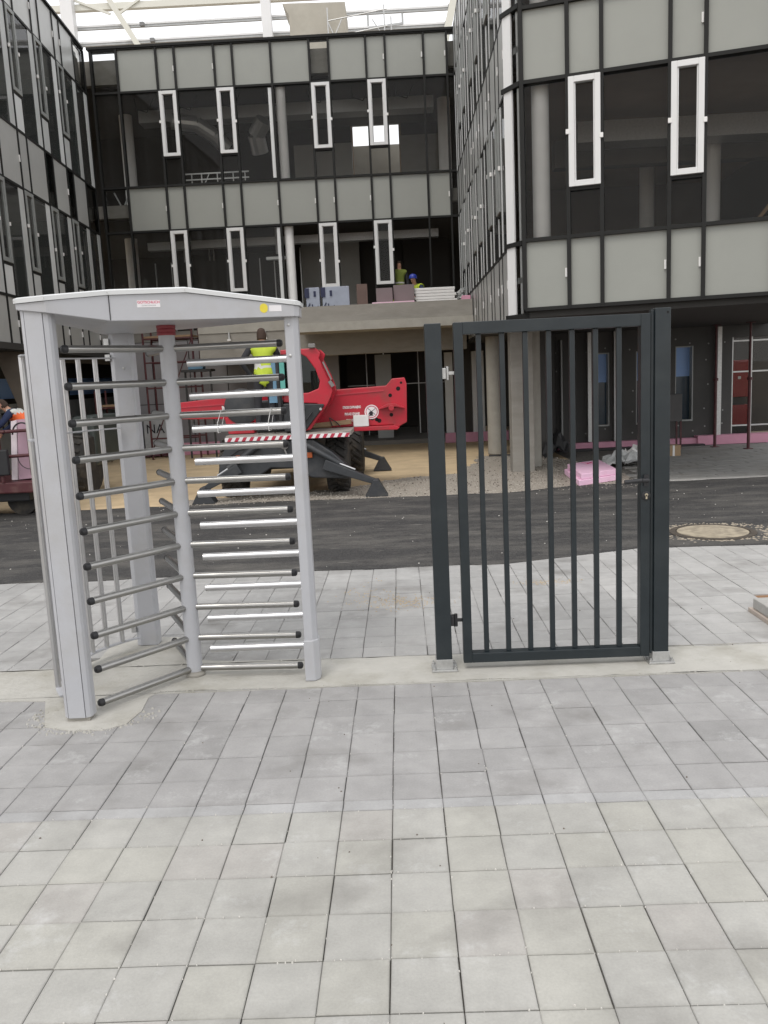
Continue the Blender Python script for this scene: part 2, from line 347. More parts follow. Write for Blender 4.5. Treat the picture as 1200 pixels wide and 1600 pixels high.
def pavers(name, rows, xs, tone, keep=lambda x, y: True, gap=.0022, seed=5):
    r = random.Random(seed); V = []; Fc = []; tone_l = []; edge_l = []
    for y0, y1 in rows:
        for x0, x1 in xs:
            xm, ym = (x0+x1)/2, (y0+y1)/2
            if not keep(xm, ym): continue
            g = gap/2 + r.uniform(-.0006, .0009); jx = r.uniform(-.0012, .0012); jy = r.uniform(-.0012, .0012)
            a0, a1, b0, b1 = x0+g+jx, x1-g+jx, y0+g+jy, y1-g+jy
            h = r.uniform(-.0016, .0016); tx = r.uniform(-.004, .004); ty = r.uniform(-.004, .004)
            c = tone(xm, ym, r); n = len(V)
            cj = [(r.uniform(-.0016, .0016), r.uniform(-.0016, .0016)) if r.random() < .35 else (0, 0) for _ in range(4)]
            def zz(x, y): return h + (x-xm)*tx + (y-ym)*ty
            for ins, dz, e in ((0, -.05, 0), (0, -.0028, 0), (.003, 0, .12), (.05, 0, 1)):
                ix, iy = min(ins, (a1-a0)*.3), min(ins, (b1-b0)*.3)
                for q_, (x, y) in enumerate(((a0+ix, b0+iy), (a1-ix, b0+iy), (a1-ix, b1-iy), (a0+ix, b1-iy))):
                    x += cj[q_][0]; y += cj[q_][1]
                    V.append((x, y, zz(x, y)+dz)); tone_l.append((*c, 1)); edge_l.append(e)
            for k in range(3):
                for i in range(4): Fc.append((n+4*k+i, n+4*k+(i+1) % 4, n+4*k+4+(i+1) % 4, n+4*k+4+i))
            Fc.append((n+12, n+13, n+14, n+15))
    me = bpy.data.meshes.new(name); me.from_pydata(V, [], Fc); me.materials.append(pav_m)
    ca = me.color_attributes.new('tone', 'FLOAT_COLOR', 'POINT'); ca.data.foreach_set('color', [k for c in tone_l for k in c])
    ea = me.attributes.new('edge', 'FLOAT', 'POINT'); ea.data.foreach_set('value', edge_l)
    o = bpy.data.objects.new(name, me); C.objects.link(o); return tag(o, kind='structure')
sheet('paving_bed', [(-14, -3), (14, -3), (14, 7.98), (-14, 7.98)], -.016, joint_m)
PX = .205
cols = [(-.1+i*PX, -.1+(i+1)*PX) for i in range(-34, 36)]
rows_a = [(3.17-.2215*(i+1), 3.17-.2215*i) for i in range(13)]
rows_s = [(3.17, 3.25)]
rows_b = [(3.25+.222*i, 3.25+.222*(i+1)) for i in range(6)]
rows_c = [(5.02+.2235*i, 5.02+.2235*(i+1)) for i in range(13)]
def t_warm(x, y, r):
    k = r.uniform(.975, 1.025); u = r.random(); b = (.362, .355, .330) if u < .6 else ((.364, .356, .323) if u < .85 else (.364, .350, .327))
    return (b[0]*k, b[1]*k, b[2]*k)
def t_cool(x, y, r):
    k = r.uniform(.94, 1.05) * (.93 if r.random() < .12 else 1); return (.322*k, .315*k, .308*k)
def t_lite(x, y, r):
    k = r.uniform(.96, 1.07); return (.352*k, .349*k, .345*k)
def t_far(x, y, r):
    k = r.uniform(.93, 1.06); 
    if x > 1.6: return (.39*k, .383*k, .37*k)
    return (.35*k, .345*k, .335*k)
pavers('paving', rows_a, cols, t_warm, seed=1)
pavers('paving_band', rows_s, cols, t_lite, seed=2)
pavers('paving_middle', rows_b, cols, t_cool, lambda x, y: not (-1.98 < x < -1.5 and y > 4.14), seed=3)
def keep_c(x, y): return not (x > 2.58 and 5.0 < y < 6.24) and not (-2.05 < x < -1.52 and y < 5.2)
pavers('paving_far', rows_c, cols, t_far, keep_c, seed=4)

# --- cast concrete strip
strip_m = mat('cast_concrete_strip', (.43, .418, .382), .92, 0, .09, 5, .5, 30, dirt=(.31, .295, .25), d_scale=2.9, d_amt=.85)
poly = [(-14, 4.6), (-2.6, 4.55), (-2.08, 4.5), (-2.0, 4.3), (-1.93, 4.13), (-1.78, 4.07), (-1.60, 4.06), (-1.50, 4.13), (-1.47, 4.3), (-1.49, 4.5), (-1.45, 4.59), (-.6, 4.565), (.3, 4.585), (1.2, 4.57), (2.1, 4.56), (3.2, 4.58), (14, 4.58),
        (14, 5.04), (3, 5.03), (2.1, 5.0), (.8, 5.02), (-.3, 5.04), (-1.1, 5.06), (-1.36, 5.12), (-1.50, 5.5), (-1.62, 5.62), (-1.9, 5.66), (-2.03, 5.5), (-2.02, 5.2), (-2.12, 5.05), (-3, 5.03), (-14, 5.04)]
sheet('concrete_strip', wig(poly[1:16], .12, .008, 8) + [(14, 4.58)] + [(14, 5.04)] + wig(poly[18:31], .12, .008, 9) + [(-14, 5.04), (-14, 4.6)], .0045, strip_m, .03)

# --- far right yard paving, one slab each
def slab_rows():
    V = MB(); r = random.Random(3)
    for i in range(22):
        for j in range(24):
            x0 = 3.35+i*.42 + (.21 if j % 2 else 0); y0 = 12.62+j*.21
            x1 = x0+.41; y1 = y0+.203
            if x0 < 3.35 + max(0, (y0-12.6))*.22: continue
            V.box(x0, x1, y0, y1, -.05, r.uniform(-.003, .004))
    return tag(V.build('yard_paving', rp_m, bevel=.003, seg=1), kind='structure')
sheet('yard_bed', [(3.2, 11.8), (16, 11.8), (16, 19), (3.2, 19)], -.014, joint_m)
slab_rows()
kerb_m = mat('weathered_kerb_concrete', (.37, .36, .34), .9, 0, .12, 18, .4, 50)
k = MB().box(3.3, 12.6, 12.46, 12.60, -.05, .012); tag(k.build('yard_kerb', kerb_m, bevel=.006), kind='structure')

# --- tree pit at right edge: soil + kerb stones
soil = mat('ochre_soil', (.22, .12, .06), .95, 0, .5, 9, .8, 25, dirt=(.5, .3, .08), d_scale=5, d_amt=.7)
sheet('planting_bed', [(2.58, 5.0), (4.9, 5.0), (4.9, 6.24), (2.58, 6.24)], -.012, soil)
t = thing('kerb_stone', (2.45, 5.45, 0), 'pale rough kerb stone edging the square planting bed at the right edge', 'kerb stone')
MB().box(2.375, 2.57, 4.98, 5.68, .030, .105).build('stone', kerb_m, t, bevel=.008, seg=2)
MB().box(2.36, 2.575, 4.97, 5.72, -.03, .028).build('bedding_course', mat('pinkish_mortar', (.42, .36, .31), .9, 0, .1, 10, .3, 40), t, bevel=.004)

# --- manhole
t = thing('manhole', (3.13, 8.5, 0), 'dusty round manhole cover ringed with pale grit in the black asphalt', 'manhole')
b = MB(); b.lathe((3.13, 8.5, 0), (0, 0, 1), [(.42, 0), (.42, .014), (.36, .016), (.36, .010)], 40); b.build('frame', mat('rusty_iron', (.09, .075, .06), .8, .3, .3, 14, .5, 30), t, smooth=True)
b = MB(); b.lathe((3.13, 8.5, 0), (0, 0, 1), [(.345, 0), (.345, .017), (.33, .019)], 40); b.build('cover', mat('gritty_cover', (.36, .31, .23), .95, 0, .35, 8, 1, 30, dirt=(.12, .10, .08), d_scale=6, d_amt=.7), t, smooth=True)
grit = mat('pale_grit', (.34, .295, .23), .95, 0, .3, 20, .6, 60)
b = MB(); r = random.Random(12)
for i in range(520):
    a = r.uniform(0, 2*PI); d = .5 + r.gauss(0, .045) + .12*max(0, math.cos(a))*r.random(); q = r.uniform(.005, .015)
    if r.random() < .35 and math.sin(a) < -.2: continue
    x, y = 3.13 + d*math.cos(a)*1.05, 8.5 + d*math.sin(a)*.85
    b.add([(x-q, y-q*.7, .006), (x+q, y-q, .006), (x+q*.8, y+q, .006), (x-q, y+q*.8, .006), (x, y, .006+q*.5)], [(0,1,4),(1,2,4),(2,3,4),(3,0,4)])
tag(b.build('grit', grit), 'ring of pale grit scattered round the manhole cover', 'grit', kind='stuff')

# --- loose stones and crumbs
def stones(name, n, pick, smin, smax, m, label, seed=1):
    r = random.Random(seed); b = MB(); k = 0
    while k < n:
        x, y, z = pick(r); q = r.uniform(smin, smax); a = r.uniform(0, PI); k += 1
        pts = [(q*r.uniform(.7, 1.3)*math.cos(a+i*2*PI/5), q*r.uniform(.7, 1.3)*math.sin(a+i*2*PI/5)) for i in range(5)]
        b.add([(x+p, y+s_, z-.002) for p, s_ in pts] + [(x+p*.6, y+s_*.6, z+q*.8) for p, s_ in pts], [(i, (i+1) % 5, 5+(i+1) % 5, 5+i) for i in range(5)] + [(5, 6, 7, 8, 9)])
    return tag(b.build(name, m), label, 'stones', kind='stuff')
def in_poly(x, y, P):
    c = False
    for i in range(len(P)):
        x1, y1 = P[i]; x2, y2 = P[i-1]
        if (y1 > y) != (y2 > y) and x < (x2-x1)*(y-y1)/(y2-y1)+x1: c = not c
    return c
def pick_g(r):
    while True:
        x, y = r.uniform(-3.6, 3.6), r.uniform(11.95, 17.5)
        if in_poly(x, y, gpoly): return x, y, .0
stone_l = mat('light_stone', (.36, .33, .285), .9, 0, .3, 3)
stone_d = mat('dark_stone', (.14, .12, .10), .9, 0, .3, 3)
stones('gravel_stones', 3600, pick_g, .004, .015, stone_l, 'pale crushed stones over the gravel beside the road', 2)
stones('dark_gravel_stones', 600, pick_g, .004, .016, stone_d, 'darker brown stones mixed into the gravel', 3)
stones('road_crumbs', 170, lambda r: (r.uniform(-6, 6), 7.6+4.3*r.random()**.8, .006), .003, .010, mat('white_crumb', (.5, .48, .44), .9), 'white mortar crumbs strewn over the asphalt', 4)
def pick_j(r):
    x = -.1 + PX*r.randint(-14, 16) + r.gauss(0, .004); y = r.uniform(1.5, 7.3)
    if r.random() < .4: x = r.uniform(-3, 3); y = 3.17-.2215*r.randint(0, 5) + r.gauss(0, .004)
    return x, y, .0
stones('joint_crumbs', 900, pick_j, .0012, .0036, mat('sand_crumb', (.55, .53, .49), .9), 'tiny white crumbs along the paving joints', 5)
stones('dirt_crumbs', 110, lambda r: (r.uniform(-3, 3), r.uniform(1.6, 7), .0), .002, .006, stone_d, 'small dark dirt crumbs on the paving', 6)
def pick_m(r):
    u = r.random()
    if u < .5:
        a = r.uniform(2.6, 6.6); return -1.72+.30*math.cos(a)+r.gauss(0, .03), 4.25+.20*math.sin(a)+r.gauss(0, .02), .002
    return r.uniform(-2.6, 2.4), (4.575 if u < .8 else 5.03)+r.gauss(0, .008), .002
stones('mortar_crumbs', 260, pick_m, .0025, .009, strip_m, 'small mortar crumbs along the edges of the concrete strip', 11)
# sand spills on the far paving
b = MB(); r = random.Random(5)
for cx_, cy_, n_, sx, sy_ in ((-.05, 6.3, 330, .16, .10), (-.35, 6.6, 100, .1, .2), (1.15, 6.75, 160, .14, .05)):
    for i in range(n_):
        x, y = r.gauss(cx_, sx), r.gauss(cy_, sy_); q = r.uniform(.003, .009)
        b.add([(x-q, y-q, .001), (x+q, y-q, .001), (x, y+q, .001), (x, y, .001+q*.7)], [(0,1,3),(1,2,3),(2,0,3)])
tag(b.build('sand_spill', mat('spilled_sand', (.40, .32, .22), .95, 0, .2, 30)), 'brown sand spilled on the paving behind the gate', 'sand', kind='stuff')

# ================================================================ TURNSTILE
RC = Vector((-1.305, 4.84, 0))
T = thing('turnstile', (RC.x, RC.y, 0), 'full height grey three arm turnstile with rows of horizontal bars standing on the concrete strip', 'turnstile')
def post(x0, x1, y0, y1, z1, grooves=True, ch=.012):
    b = MB()
    b.prism([(x0+ch, y0), (x1-ch, y0), (x1, y0+ch), (x1, y1-ch), (x1-ch, y1), (x0+ch, y1), (x0, y1-ch), (x0, y0+ch)], .02, z1)
    return b
# front-left post : three panels in front separated by dark grooves
b = MB()
x0, x1, y0, y1 = -1.845, -1.698, 4.18, 4.27
gl = [x0, -1.820, -1.728, x1]
b.prism([(x0+.012, y0+.010), (gl[1]-.0015, y0), (gl[1]-.0015, y1), (x0+.012, y1), (x0, y1-.01), (x0, y0+.022)], .025, 2.135)
b.box(gl[1]-.0015, gl[1]+.0015, y0+.006, y1, .025, 2.135, 1)
b.box(gl[1]+.0015, gl[2]-.0015, y0-.002, y1, .025, 2.135)
b.box(gl[2]-.0015, gl[2]+.0015, y0+.006, y1, .025, 2.135, 1)
b.prism([(gl[2]+.0015, y0), (x1-.026, y0), (x1-.008, y0+.012), (x1, y0+.03), (x1, y1-.01), (x1-.012, y1), (gl[2]+.0015, y1)], .025, 2.135)
p = b.build('post', [g_metal, blackp], T, bevel=.0015, seg=1); p['label'] = 'wide front post with two dark grooves'
MB().box(-1.83, -1.71, 4.19, 4.26, .003, .026).build('base_plate', conc, p)
# right post, narrow face with chamfer and flared plinth
b = MB(); b.prism([(-.610, 4.655), (-.562, 4.655), (-.538, 4.685), (-.538, 4.75), (-.610, 4.75)], .0, 2.09)
p = b.build('post', g_metal, T, bevel=.006); p['label'] = 'narrow right post carrying the fixed bars'
b = MB(); b.prism([(-.616, 4.649), (-.559, 4.649), (-.531, 4.684), (-.531, 4.757), (-.616, 4.757)], .006, .25); b.build('plinth', g_metal, p, bevel=.006)
b = MB()
for z in (2.03, 1.865): b.lathe((-.586, 4.655, z), (0, -1, 0), [(.008, 0), (.008, .004), (.004, .007)], 12)
b.build('bolt', galv, p, smooth=True)
# rear post
b = MB(); b.prism([(-1.852, 5.472), (-1.822, 5.455), (-1.718, 5.455), (-1.708, 5.47), (-1.708, 5.55), (-1.845, 5.55)], .006, 2.09)
p = b.build('post', g_metal, T, bevel=.003); p['label'] = 'rear post at the back of the turnstile'
b = MB()
for z in (2.0, 1.86): b.lathe((-1.765, 5.455, z), (0, -1, 0), [(.008, 0), (.008, .004), (.004, .007)], 12)
for z in (.12, 1.93, 2.03): b.box(-1.878, -1.846, 5.45, 5.48, z-.02, z+.02)
b.build('bolt', galv, p)
# rotor column
b = MB(); b.tube((RC.x, RC.y, .03), (RC.x, RC.y, 2.04), .046, n=24)
colm = b.build('rotor_column', g_metal, T, smooth=True)
b = MB(); b.lathe((RC.x, RC.y, 2.015), (0, 0, 1), [(.050, 0), (.053, .004), (.053, .014), (.050, .018), (.053, .022), (.053, .034), (.050, .038), (.053, .042), (.053, .055), (.045, .075)], 28); b.build('collar', redp, colm, smooth=True)
b = MB(); b.lathe((RC.x, RC.y, .005), (0, 0, 1), [(.06, 0), (.062, .012), (.05, .025), (.05, .03)], 20); b.build('floor_bearing', conc, colm, smooth=True)
zs = [1.942-.1893*i for i in range(11)]
for ang, ln, off in ((-127.5, .655, 0), (-2.5, .655, 0), (116, .63, 0)):
    d = Vector((math.cos(math.radians(ang)), math.sin(math.radians(ang)), 0))
    for z in zs:
        z = z + .0
        p0 = RC + d*.035 + Vector((0, 0, z)); p1 = RC + d*(ln-.018) + Vector((0, 0, z)); p2 = RC + d*(ln+.004) + Vector((0, 0, z))
        a = MB().tube(p0, p1, .0195, n=18).build('rotor_arm', steel, T, smooth=True)
        c = MB(); c.lathe(p1 - d*.008, d, [(.0205, 0), (.0212, .01), (.0205, .02), (.016, .028), (.008, .031)], 16); c.build('end_cap', blackp, a, smooth=True)
for i in range(10):
    z = 1.852-.1826*i
    MB().tube((-.60, 4.705, z), (-1.165, 4.705, z), .0205, n=18).build('fixed_bar', alu, T, smooth=True)
for x in (-1.02, -.735):
    k = MB(); k.path([(x, 4.682, 1.462), (x, 4.682, 1.515), (x+.003, 4.79, 1.585), (x+.006, 4.865, 1.565), (x+.004, 4.73, 1.462), (x, 4.682, 1.462)], .0018, 6); k.build('cable_tie', white_b, T)
# curved barrier
def pol(a, z, r=.775): return Vector((-1.30 + r*math.cos(math.radians(a)), 4.84 + r*math.sin(math.radians(a)), z))
for z, nm in ((.075, 'bottom'), (1.48, 'middle'), (1.925, 'top')):
    b = MB(); A = [131+5*i for i in range(18)]
    for a0, a1 in zip(A, A[1:]):
        i0, i1, o0, o1 = pol(a0, z, .758), pol(a1, z, .758), pol(a0, z, .79), pol(a1, z, .79)
        b.prism([i0[:2], i1[:2], o1[:2], o0[:2]], z-.004, z+.004)
    b.build('barrier_ring', g_metal, T)
for a in (141, 150, 159, 168.5, 178, 187.5, 197, 204.5):
    MB().tube(pol(a, .075), pol(a, 1.925), .0155, n=14).build('barrier_tube', alu if a < 165 or a > 200 else g_metal, T, smooth=True)
# canopy: deep in the middle, tapering to the three posts
Cx = [(-1.848, 4.165, 2.132, 2.160), (-1.70, 4.165, 2.112, 2.168), (-1.445, 4.335, 2.072, 2.198), (-1.085, 4.465, 2.068, 2.206), (-.55, 4.632, 2.072, 2.13), (-.525, 4.66, 2.072, 2.128), (-.525, 4.78, 2.072, 2.125),
      (-.62, 4.87, 2.072, 2.135), (-1.05, 5.08, 2.07, 2.20), (-1.50, 5.42, 2.075, 2.15), (-1.665, 5.59, 2.08, 2.12), (-1.88, 5.60, 2.08, 2.12), (-1.895, 5.44, 2.08, 2.125), (-1.80, 5.0, 2.075, 2.17), (-1.80, 4.45, 2.085, 2.175), (-1.848, 4.30, 2.125, 2.160)]
b = MB(); poly = [(x, y) for x, y, a, c in Cx]; b.prism(poly, [a for x, y, a, c in Cx], [c for x, y, a, c in Cx])
can = b.build('canopy', g_metal, T, bevel=.002, seg=1)
cx0, cy0 = -1.35, 4.8
def exp_(x, y, d): 
    v = Vector((x-cx0, y-cy0)); v = v.normalized()*d; return (x+v.x, y+v.y)
b = MB(); n = len(Cx); low = [exp_(x, y, .010) for x, y, a, c in Cx]
V = [(p[0], p[1], Cx[i][3]+.001) for i, p in enumerate(low)] + [(p[0], p[1], Cx[i][3]+.022) for i, p in enumerate(low)] + [(exp_(x, y, -.012)[0], exp_(x, y, -.012)[1], c+.030) for x, y, a, c in Cx] + [(cx0, cy0, 2.240)]
Fs = [tuple(range(n))[::-1]] + [(i, (i+1) % n, n+(i+1) % n, n+i) for i in range(n)] + [(n+i, n+(i+1) % n, 2*n+(i+1) % n, 2*n+i) for i in range(n)] + [(2*n+i, 2*n+(i+1) % n, 3*n) for i in range(n)]
b.add(V, Fs); b.build('cap', cap_m, can)
# dark joint between the two front panels, stickers on the sloping front
b = MB().box(-1.4465, -1.4435, 4.331, 4.336, 2.074, 2.196); b.build('panel_joint', blackp, can)
e1 = (Vector((-1.085, 4.465, 0)) - Vector((-1.445, 4.335, 0))).normalized(); n1 = Vector((e1.y, -e1.x, 0)); ang1 = math.atan2(e1.y, e1.x)
e2 = (Vector((-.55, 4.632, 0)) - Vector((-1.085, 4.465, 0))).normalized(); n2 = Vector((e2.y, -e2.x, 0))
P1 = Vector((-1.445, 4.335, 0)) + e1*.135
b = MB(); fr = (P1, e1, n1); b.fbox(fr, 0, .115, .0002, .0012, 2.135, 2.170); st = b.build('sticker', sticker_w, can); st['label'] = 'white sticker with red lettering'
q = P1 + e1*.0575 + n1*.0014
text_mesh('lettering', 'GOTSCHLICH', .0178, (q.x, q.y, 2.160), text_red, st, rot=(PI/2, 0, ang1), ext=.0003, bold=.0004)
text_mesh('lettering', 'ZUTRITTSSYSTEME', .0085, (q.x, q.y, 2.144), mat('grey_print', (.3, .3, .3), .6), st, rot=(PI/2, 0, ang1), ext=.0003)
P2 = Vector((-1.085, 4.465, 0)) + e2*.42
def disc(P, e, n, r, z, s0, nn=24):
    m = MB(); c = P + e*s0; v = []
    for d in (.0002, .0012):
        for i in range(nn):
            a = 2*PI*i/nn; u = max(-1, min(1, math.cos(a)*1.06)); q = c + e*(r*u) + n*d; v.append((q.x, q.y, z + r*1.15*math.sin(a)))
    return m.add(v, [tuple(range(nn)), tuple(range(nn, 2*nn))[::-1]] + [(i, (i+1) % nn, nn+(i+1) % nn, nn+i) for i in range(nn)])
s2 = disc(P2, e2, n2, .021, 2.118, -.02).build('sticker', yellow, can); s2['label'] = 'round yellow sticker'
b = MB(); b.fbox((P2, e2, n2), .008, .075, .0002, .0012, 2.10, 2.132); s3 = b.build('sticker', sticker_w, can); s3['label'] = 'blank white sticker'
b = MB()
for (x, y, a, c) in Cx[:5]: b.lathe((x, y-.014, c+.012), (0, -1, 0), [(.003, 0), (.003, .002)], 8)
b.build('rivet', galv, can)

# ================================================================ GATE
G = thing('gate', (.83, 4.78, 0), 'anthracite barred steel gate hung between two posts on the concrete strip', 'gate')
GY0, GY1 = 4.745, 4.815
p = MB().box(.150, .242, GY0-.01, GY1+.012, .012, 2.005).build('post', anth, G, bevel=.004); p['label'] = 'left hinge post'
def foot(cx_, par):
    b = MB().box(cx_-.075, cx_+.075, 4.71, 4.85, .005, .017); b.box(cx_-.05, cx_+.05, 4.732, 4.828, .017, .075)
    f = b.build('base_plate', galv, par, bevel=.002)
    bb = MB()
    for dx in (-.062, .062):
        for dy in (4.725, 4.835): bb.lathe((cx_+dx, dy, .017), (0, 0, 1), [(.011, 0), (.011, .010), (.005, .011), (.005, .022)], 8)
    bb.build('anchor_bolt', galv, f)
foot(.196, p)
p2 = MB().box(1.414, 1.500, GY0-.012, GY1+.012, .012, 2.03).build('post', anth, G, bevel=.004); p2['label'] = 'right lock post'
foot(1.457, p2)
b = MB().box(1.397, 1.413, GY0+.006, GY1-.02, .06, 2.02); b.build('stop_strip', anth, p2, bevel=.002)
leaf = MB(); leaf.box(.310, .362, GY0, GY1, .045, 2.005); leaf.box(1.340, 1.394, GY0, GY1, .045, 2.005); leaf.box(.362, 1.340, GY0, GY1, 1.938, 2.005); leaf.box(.362, 1.340, GY0, GY1, .045, .102)
lf = leaf.build('gate_leaf', anth, G, bevel=.003)
for i in range(7):
    x = .449 + .1295*i
    MB().box(x-.0145, x+.0145, 4.768, 4.797, .102, 1.938).build('bar', anth, lf, bevel=.003)
for z in (1.73, .30):
    h = MB(); h.box(.236, .262, 4.755, 4.80, z-.03, z+.03); h.tube((.272, 4.778, z-.038), (.272, 4.778, z+.038), .011, n=14); h.bar((.272, 4.778, z), (.31, 4.778, z), .018)
    h.build('hinge', blackp if z < 1 else galv, G, bevel=.002)
hd = MB(); hd.box(1.356, 1.382, 4.733, 4.7445, 1.05, 1.115); hd.tube((1.368, 4.735, 1.088), (1.368, 4.685, 1.088), .009); hd.path([(1.368, 4.688, 1.088), (1.33, 4.685, 1.09), (1.235, 4.690, 1.083)], .0125, 12)
hd.build('handle', blackp, G, smooth=True)
b = MB(); b.lathe((1.369, 4.744, .995), (0, -1, 0), [(.026, 0), (.026, .004), (.022, .007)], 24); ro = b.build('lock_rosette', blackp, G, smooth=True)
b = MB(); b.lathe((1.369, 4.736, 1.001), (0, -1, 0), [(.009, 0), (.009, .005)], 14); b.box(1.3645, 1.3735, 4.731, 4.736, .977, 1.0); b.build('lock_cylinder', mat('brass', (.62, .55, .42), .35, .9, .1, 30), ro)
b = MB(); b.lathe((1.482, 4.7325, 2.005), (0, -1, 0), [(.006, 0), (.006, .001)], 12); b.build('bolt_hole', hole_m, p2)

# ================================================================ FACADES
def frame(P0, P1, flip=False):
    a = Vector((P0[0], P0[1], 0)); b_ = Vector((P1[0], P1[1], 0)); e = (b_-a).normalized(); n = Vector((e.y, -e.x, 0))
    return (a, e, -n if flip else n), (b_-a).length
def clip(fr, s, z, par, d=.055):
    return MB().fbox(fr, s-.022, s+.022, d, d+.03, z-.03, z+.03).build('clip', white_b, par)
def facade(root, fr, mulls, levels, casements, spans, windows, glassm, panm, clear=(), see=(), mw=.050, seed=1, dep=.055, pane_skip=(), linings=(), lin_m=None):
    """mulls: positions; levels: transom heights; spans/windows: (zb,zt) rows; casements: set of bay idx"""
    r = random.Random(seed)
    z0, z1 = levels[0], levels[-1]
    for s in mulls: MB().fbox(fr, s-mw/2, s+mw/2, -.09, dep, z0, z1).build('mullion', fr_dark, root)
    for z in levels:
        for a, b_ in zip(mulls, mulls[1:]): pass
        MB().fbox(fr, mulls[0], mulls[-1], -.085, dep-.004, z-.024, z+.024).build('transom', fr_dark, root)
    for j, (zb, zt) in enumerate(spans):
        for i, (a, b_) in enumerate(zip(mulls, mulls[1:])):
            if (j, i) in clear:
                MB().fquad(fr, a+mw/2, b_-mw/2, -.007, zb+.024, zt-.024).build('glass_pane', pane_c, root); continue
            sp = MB().fbox(fr, a+mw/2, b_-mw/2, -.03, -.004+r.uniform(0, .003), zb+.024, zt-.024).build('spandrel_panel', panm, root)
            if r.random() < .55:
                MB().fbox(fr, b_-mw/2-.03, b_-mw/2-.004, .0, .02, (zb+zt)/2-.06, (zb+zt)/2+.06).build('clip', white_b, sp)
    for j, (zb, zt, cz) in enumerate(windows):
        for i, (a, b_) in enumerate(zip(mulls, mulls[1:])):
            if i in casements:
                wf = .075; c0, c1 = a+.012, b_-.012; k = MB()
                cp = .075 if dep > .03 else .03
                k.fbox(fr, c0, c0+wf, -.03, cp, cz, zt-.02); k.fbox(fr, c1-wf, c1, -.03, cp, cz, zt-.02)
                k.fbox(fr, c0+wf, c1-wf, -.03, cp, cz, cz+wf); k.fbox(fr, c0+wf, c1-wf, -.03, cp, zt-.02-wf, zt-.02)
                k.fbox(fr, c0+wf, c0+wf+.018, -.02, cp-.02, cz+wf, zt-.02-wf); k.fbox(fr, c1-wf-.018, c1-wf, -.02, cp-.02, cz+wf, zt-.02-wf)
                cw = k.build('casement_window', white_fr if lin_m is None else mat('grey_window_frame', (.25, .26, .25), .5), root, bevel=.004, seg=1)
                MB().fquad(fr, c0+wf, c1-wf, .003, cz+wf, zt-.02-wf).build('pane', glassm, cw)
                zc = (cz+zt)/2 + r.uniform(-.15, .15); clip(fr, a, zc, cw, dep); clip(fr, b_, zc-r.uniform(.0, .1), cw, dep)
                MB().fbox(fr, a+mw/2, b_-mw/2, -.06, dep*.7, cz-.045, cz-.008).build('transom', fr_dark, root)
                if (j, i) not in pane_skip: MB().fquad(fr, a+mw/2, b_-mw/2, -.007, zb+.024, cz-.046).build('glass_pane', glassm, root)
            elif (j, i) not in pane_skip:
                MB().fquad(fr, a+mw/2, b_-mw/2, -.007, zb+.024, zt-.024).build('glass_pane', glassm, root)
            if (j, i) in linings:
                s0, s1 = linings[(j, i)]
                MB().fbox(fr, s0, s1, -.0065, .002, zb+.03, (cz-.05 if (i in casements and dep > .01) else zt-.03)).build('lining_board', pale_s if (dep > .01 and (i+j) % 3) else pale_l, root)

# ---- centre block
CB = thing('office_block', (-2.7, 24, 0), 'centre office block under construction with grey panels and four white casements per floor', 'building')
frC, LC = frame((-7.05, 21.5), (1.66, 21.5))
X0 = -7.05
cm = [0, .62, 1.57, 2.01, 2.96, 3.40, 4.32, 5.24, 5.70, 6.59, 7.05, 7.96, 8.51, 8.70]
lvC = [3.36, 5.52, 6.57, 8.75, 9.73]
facade(CB, frC, cm, lvC[1:], {2, 4, 7, 9}, [(5.52, 6.57), (8.75, 9.73)], [(6.57, 8.75, 7.24)], pane_g, spand,
       clear={(0, 0), (1, 0), (1, 7), (1, 12), (0, 12)}, seed=3)
# lowest window storey: only partly glazed
facade(CB, frC, cm, [3.30, 5.517], {2, 4, 7, 9}, [], [(3.30, 5.52, 3.98)], pane_g, spand, seed=4,
       pane_skip={(0, 7), (0, 9), (0, 8), (0, 10), (0, 11), (0, 12), (0, 6)}, mw=.040, dep=.05)
MB().box(-7.12, 1.70, 21.42, 21.75, 9.735, 9.79).build('coping', fr_dark, CB)
MB().box(-13, 8, 21.63, 26.2, 9.0, 9.55).build('roof_slab', conc, CB)
MB().box(-13, 8, 21.63, 28.6, 5.90, 6.20).build('floor_slab', conc, CB)
MB().box(-13, 8, 21.7, 28.6, 2.85, 3.10).build('floor_slab', conc, CB)
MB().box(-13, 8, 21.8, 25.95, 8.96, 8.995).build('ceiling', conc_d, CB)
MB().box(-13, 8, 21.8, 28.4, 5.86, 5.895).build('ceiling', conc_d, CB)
# back wall with an opening to the sky on the top floor
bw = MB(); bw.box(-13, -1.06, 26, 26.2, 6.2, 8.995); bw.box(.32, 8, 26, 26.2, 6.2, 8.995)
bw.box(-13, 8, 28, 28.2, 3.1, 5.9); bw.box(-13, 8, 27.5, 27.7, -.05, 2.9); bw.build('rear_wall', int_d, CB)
MB().box(-2.75, -1.07, 25.6, 25.9, 6.2, 8.42).build('partition', int_w, CB)
MB().box(.33, 1.45, 25.3, 25.6, 6.2, 8.46).build('partition', conc, CB)
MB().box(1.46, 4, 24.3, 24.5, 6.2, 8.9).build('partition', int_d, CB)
MB().box(-1.5, .8, 27.2, 27.4, 6.2, 8.72).build('partition', conc_l, CB)
k = MB(); k.box(.30, .36, 25.96, 26.22, 6.2, 9.0); k.box(-1.1, -1.05, 25.96, 26.22, 6.2, 9.0); k.build('opening_trim', wood, CB)
for x in (-.95, -.5, -.05): MB().box(x-.2, x+.2, 27.41, 27.45, 6.2, 8.2).build('plaster_patch', conc, CB)
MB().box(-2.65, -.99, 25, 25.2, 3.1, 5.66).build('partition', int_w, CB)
MB().box(-.98, .25, 25.4, 25.6, 3.1, 5.66).build('partition', int_d, CB)
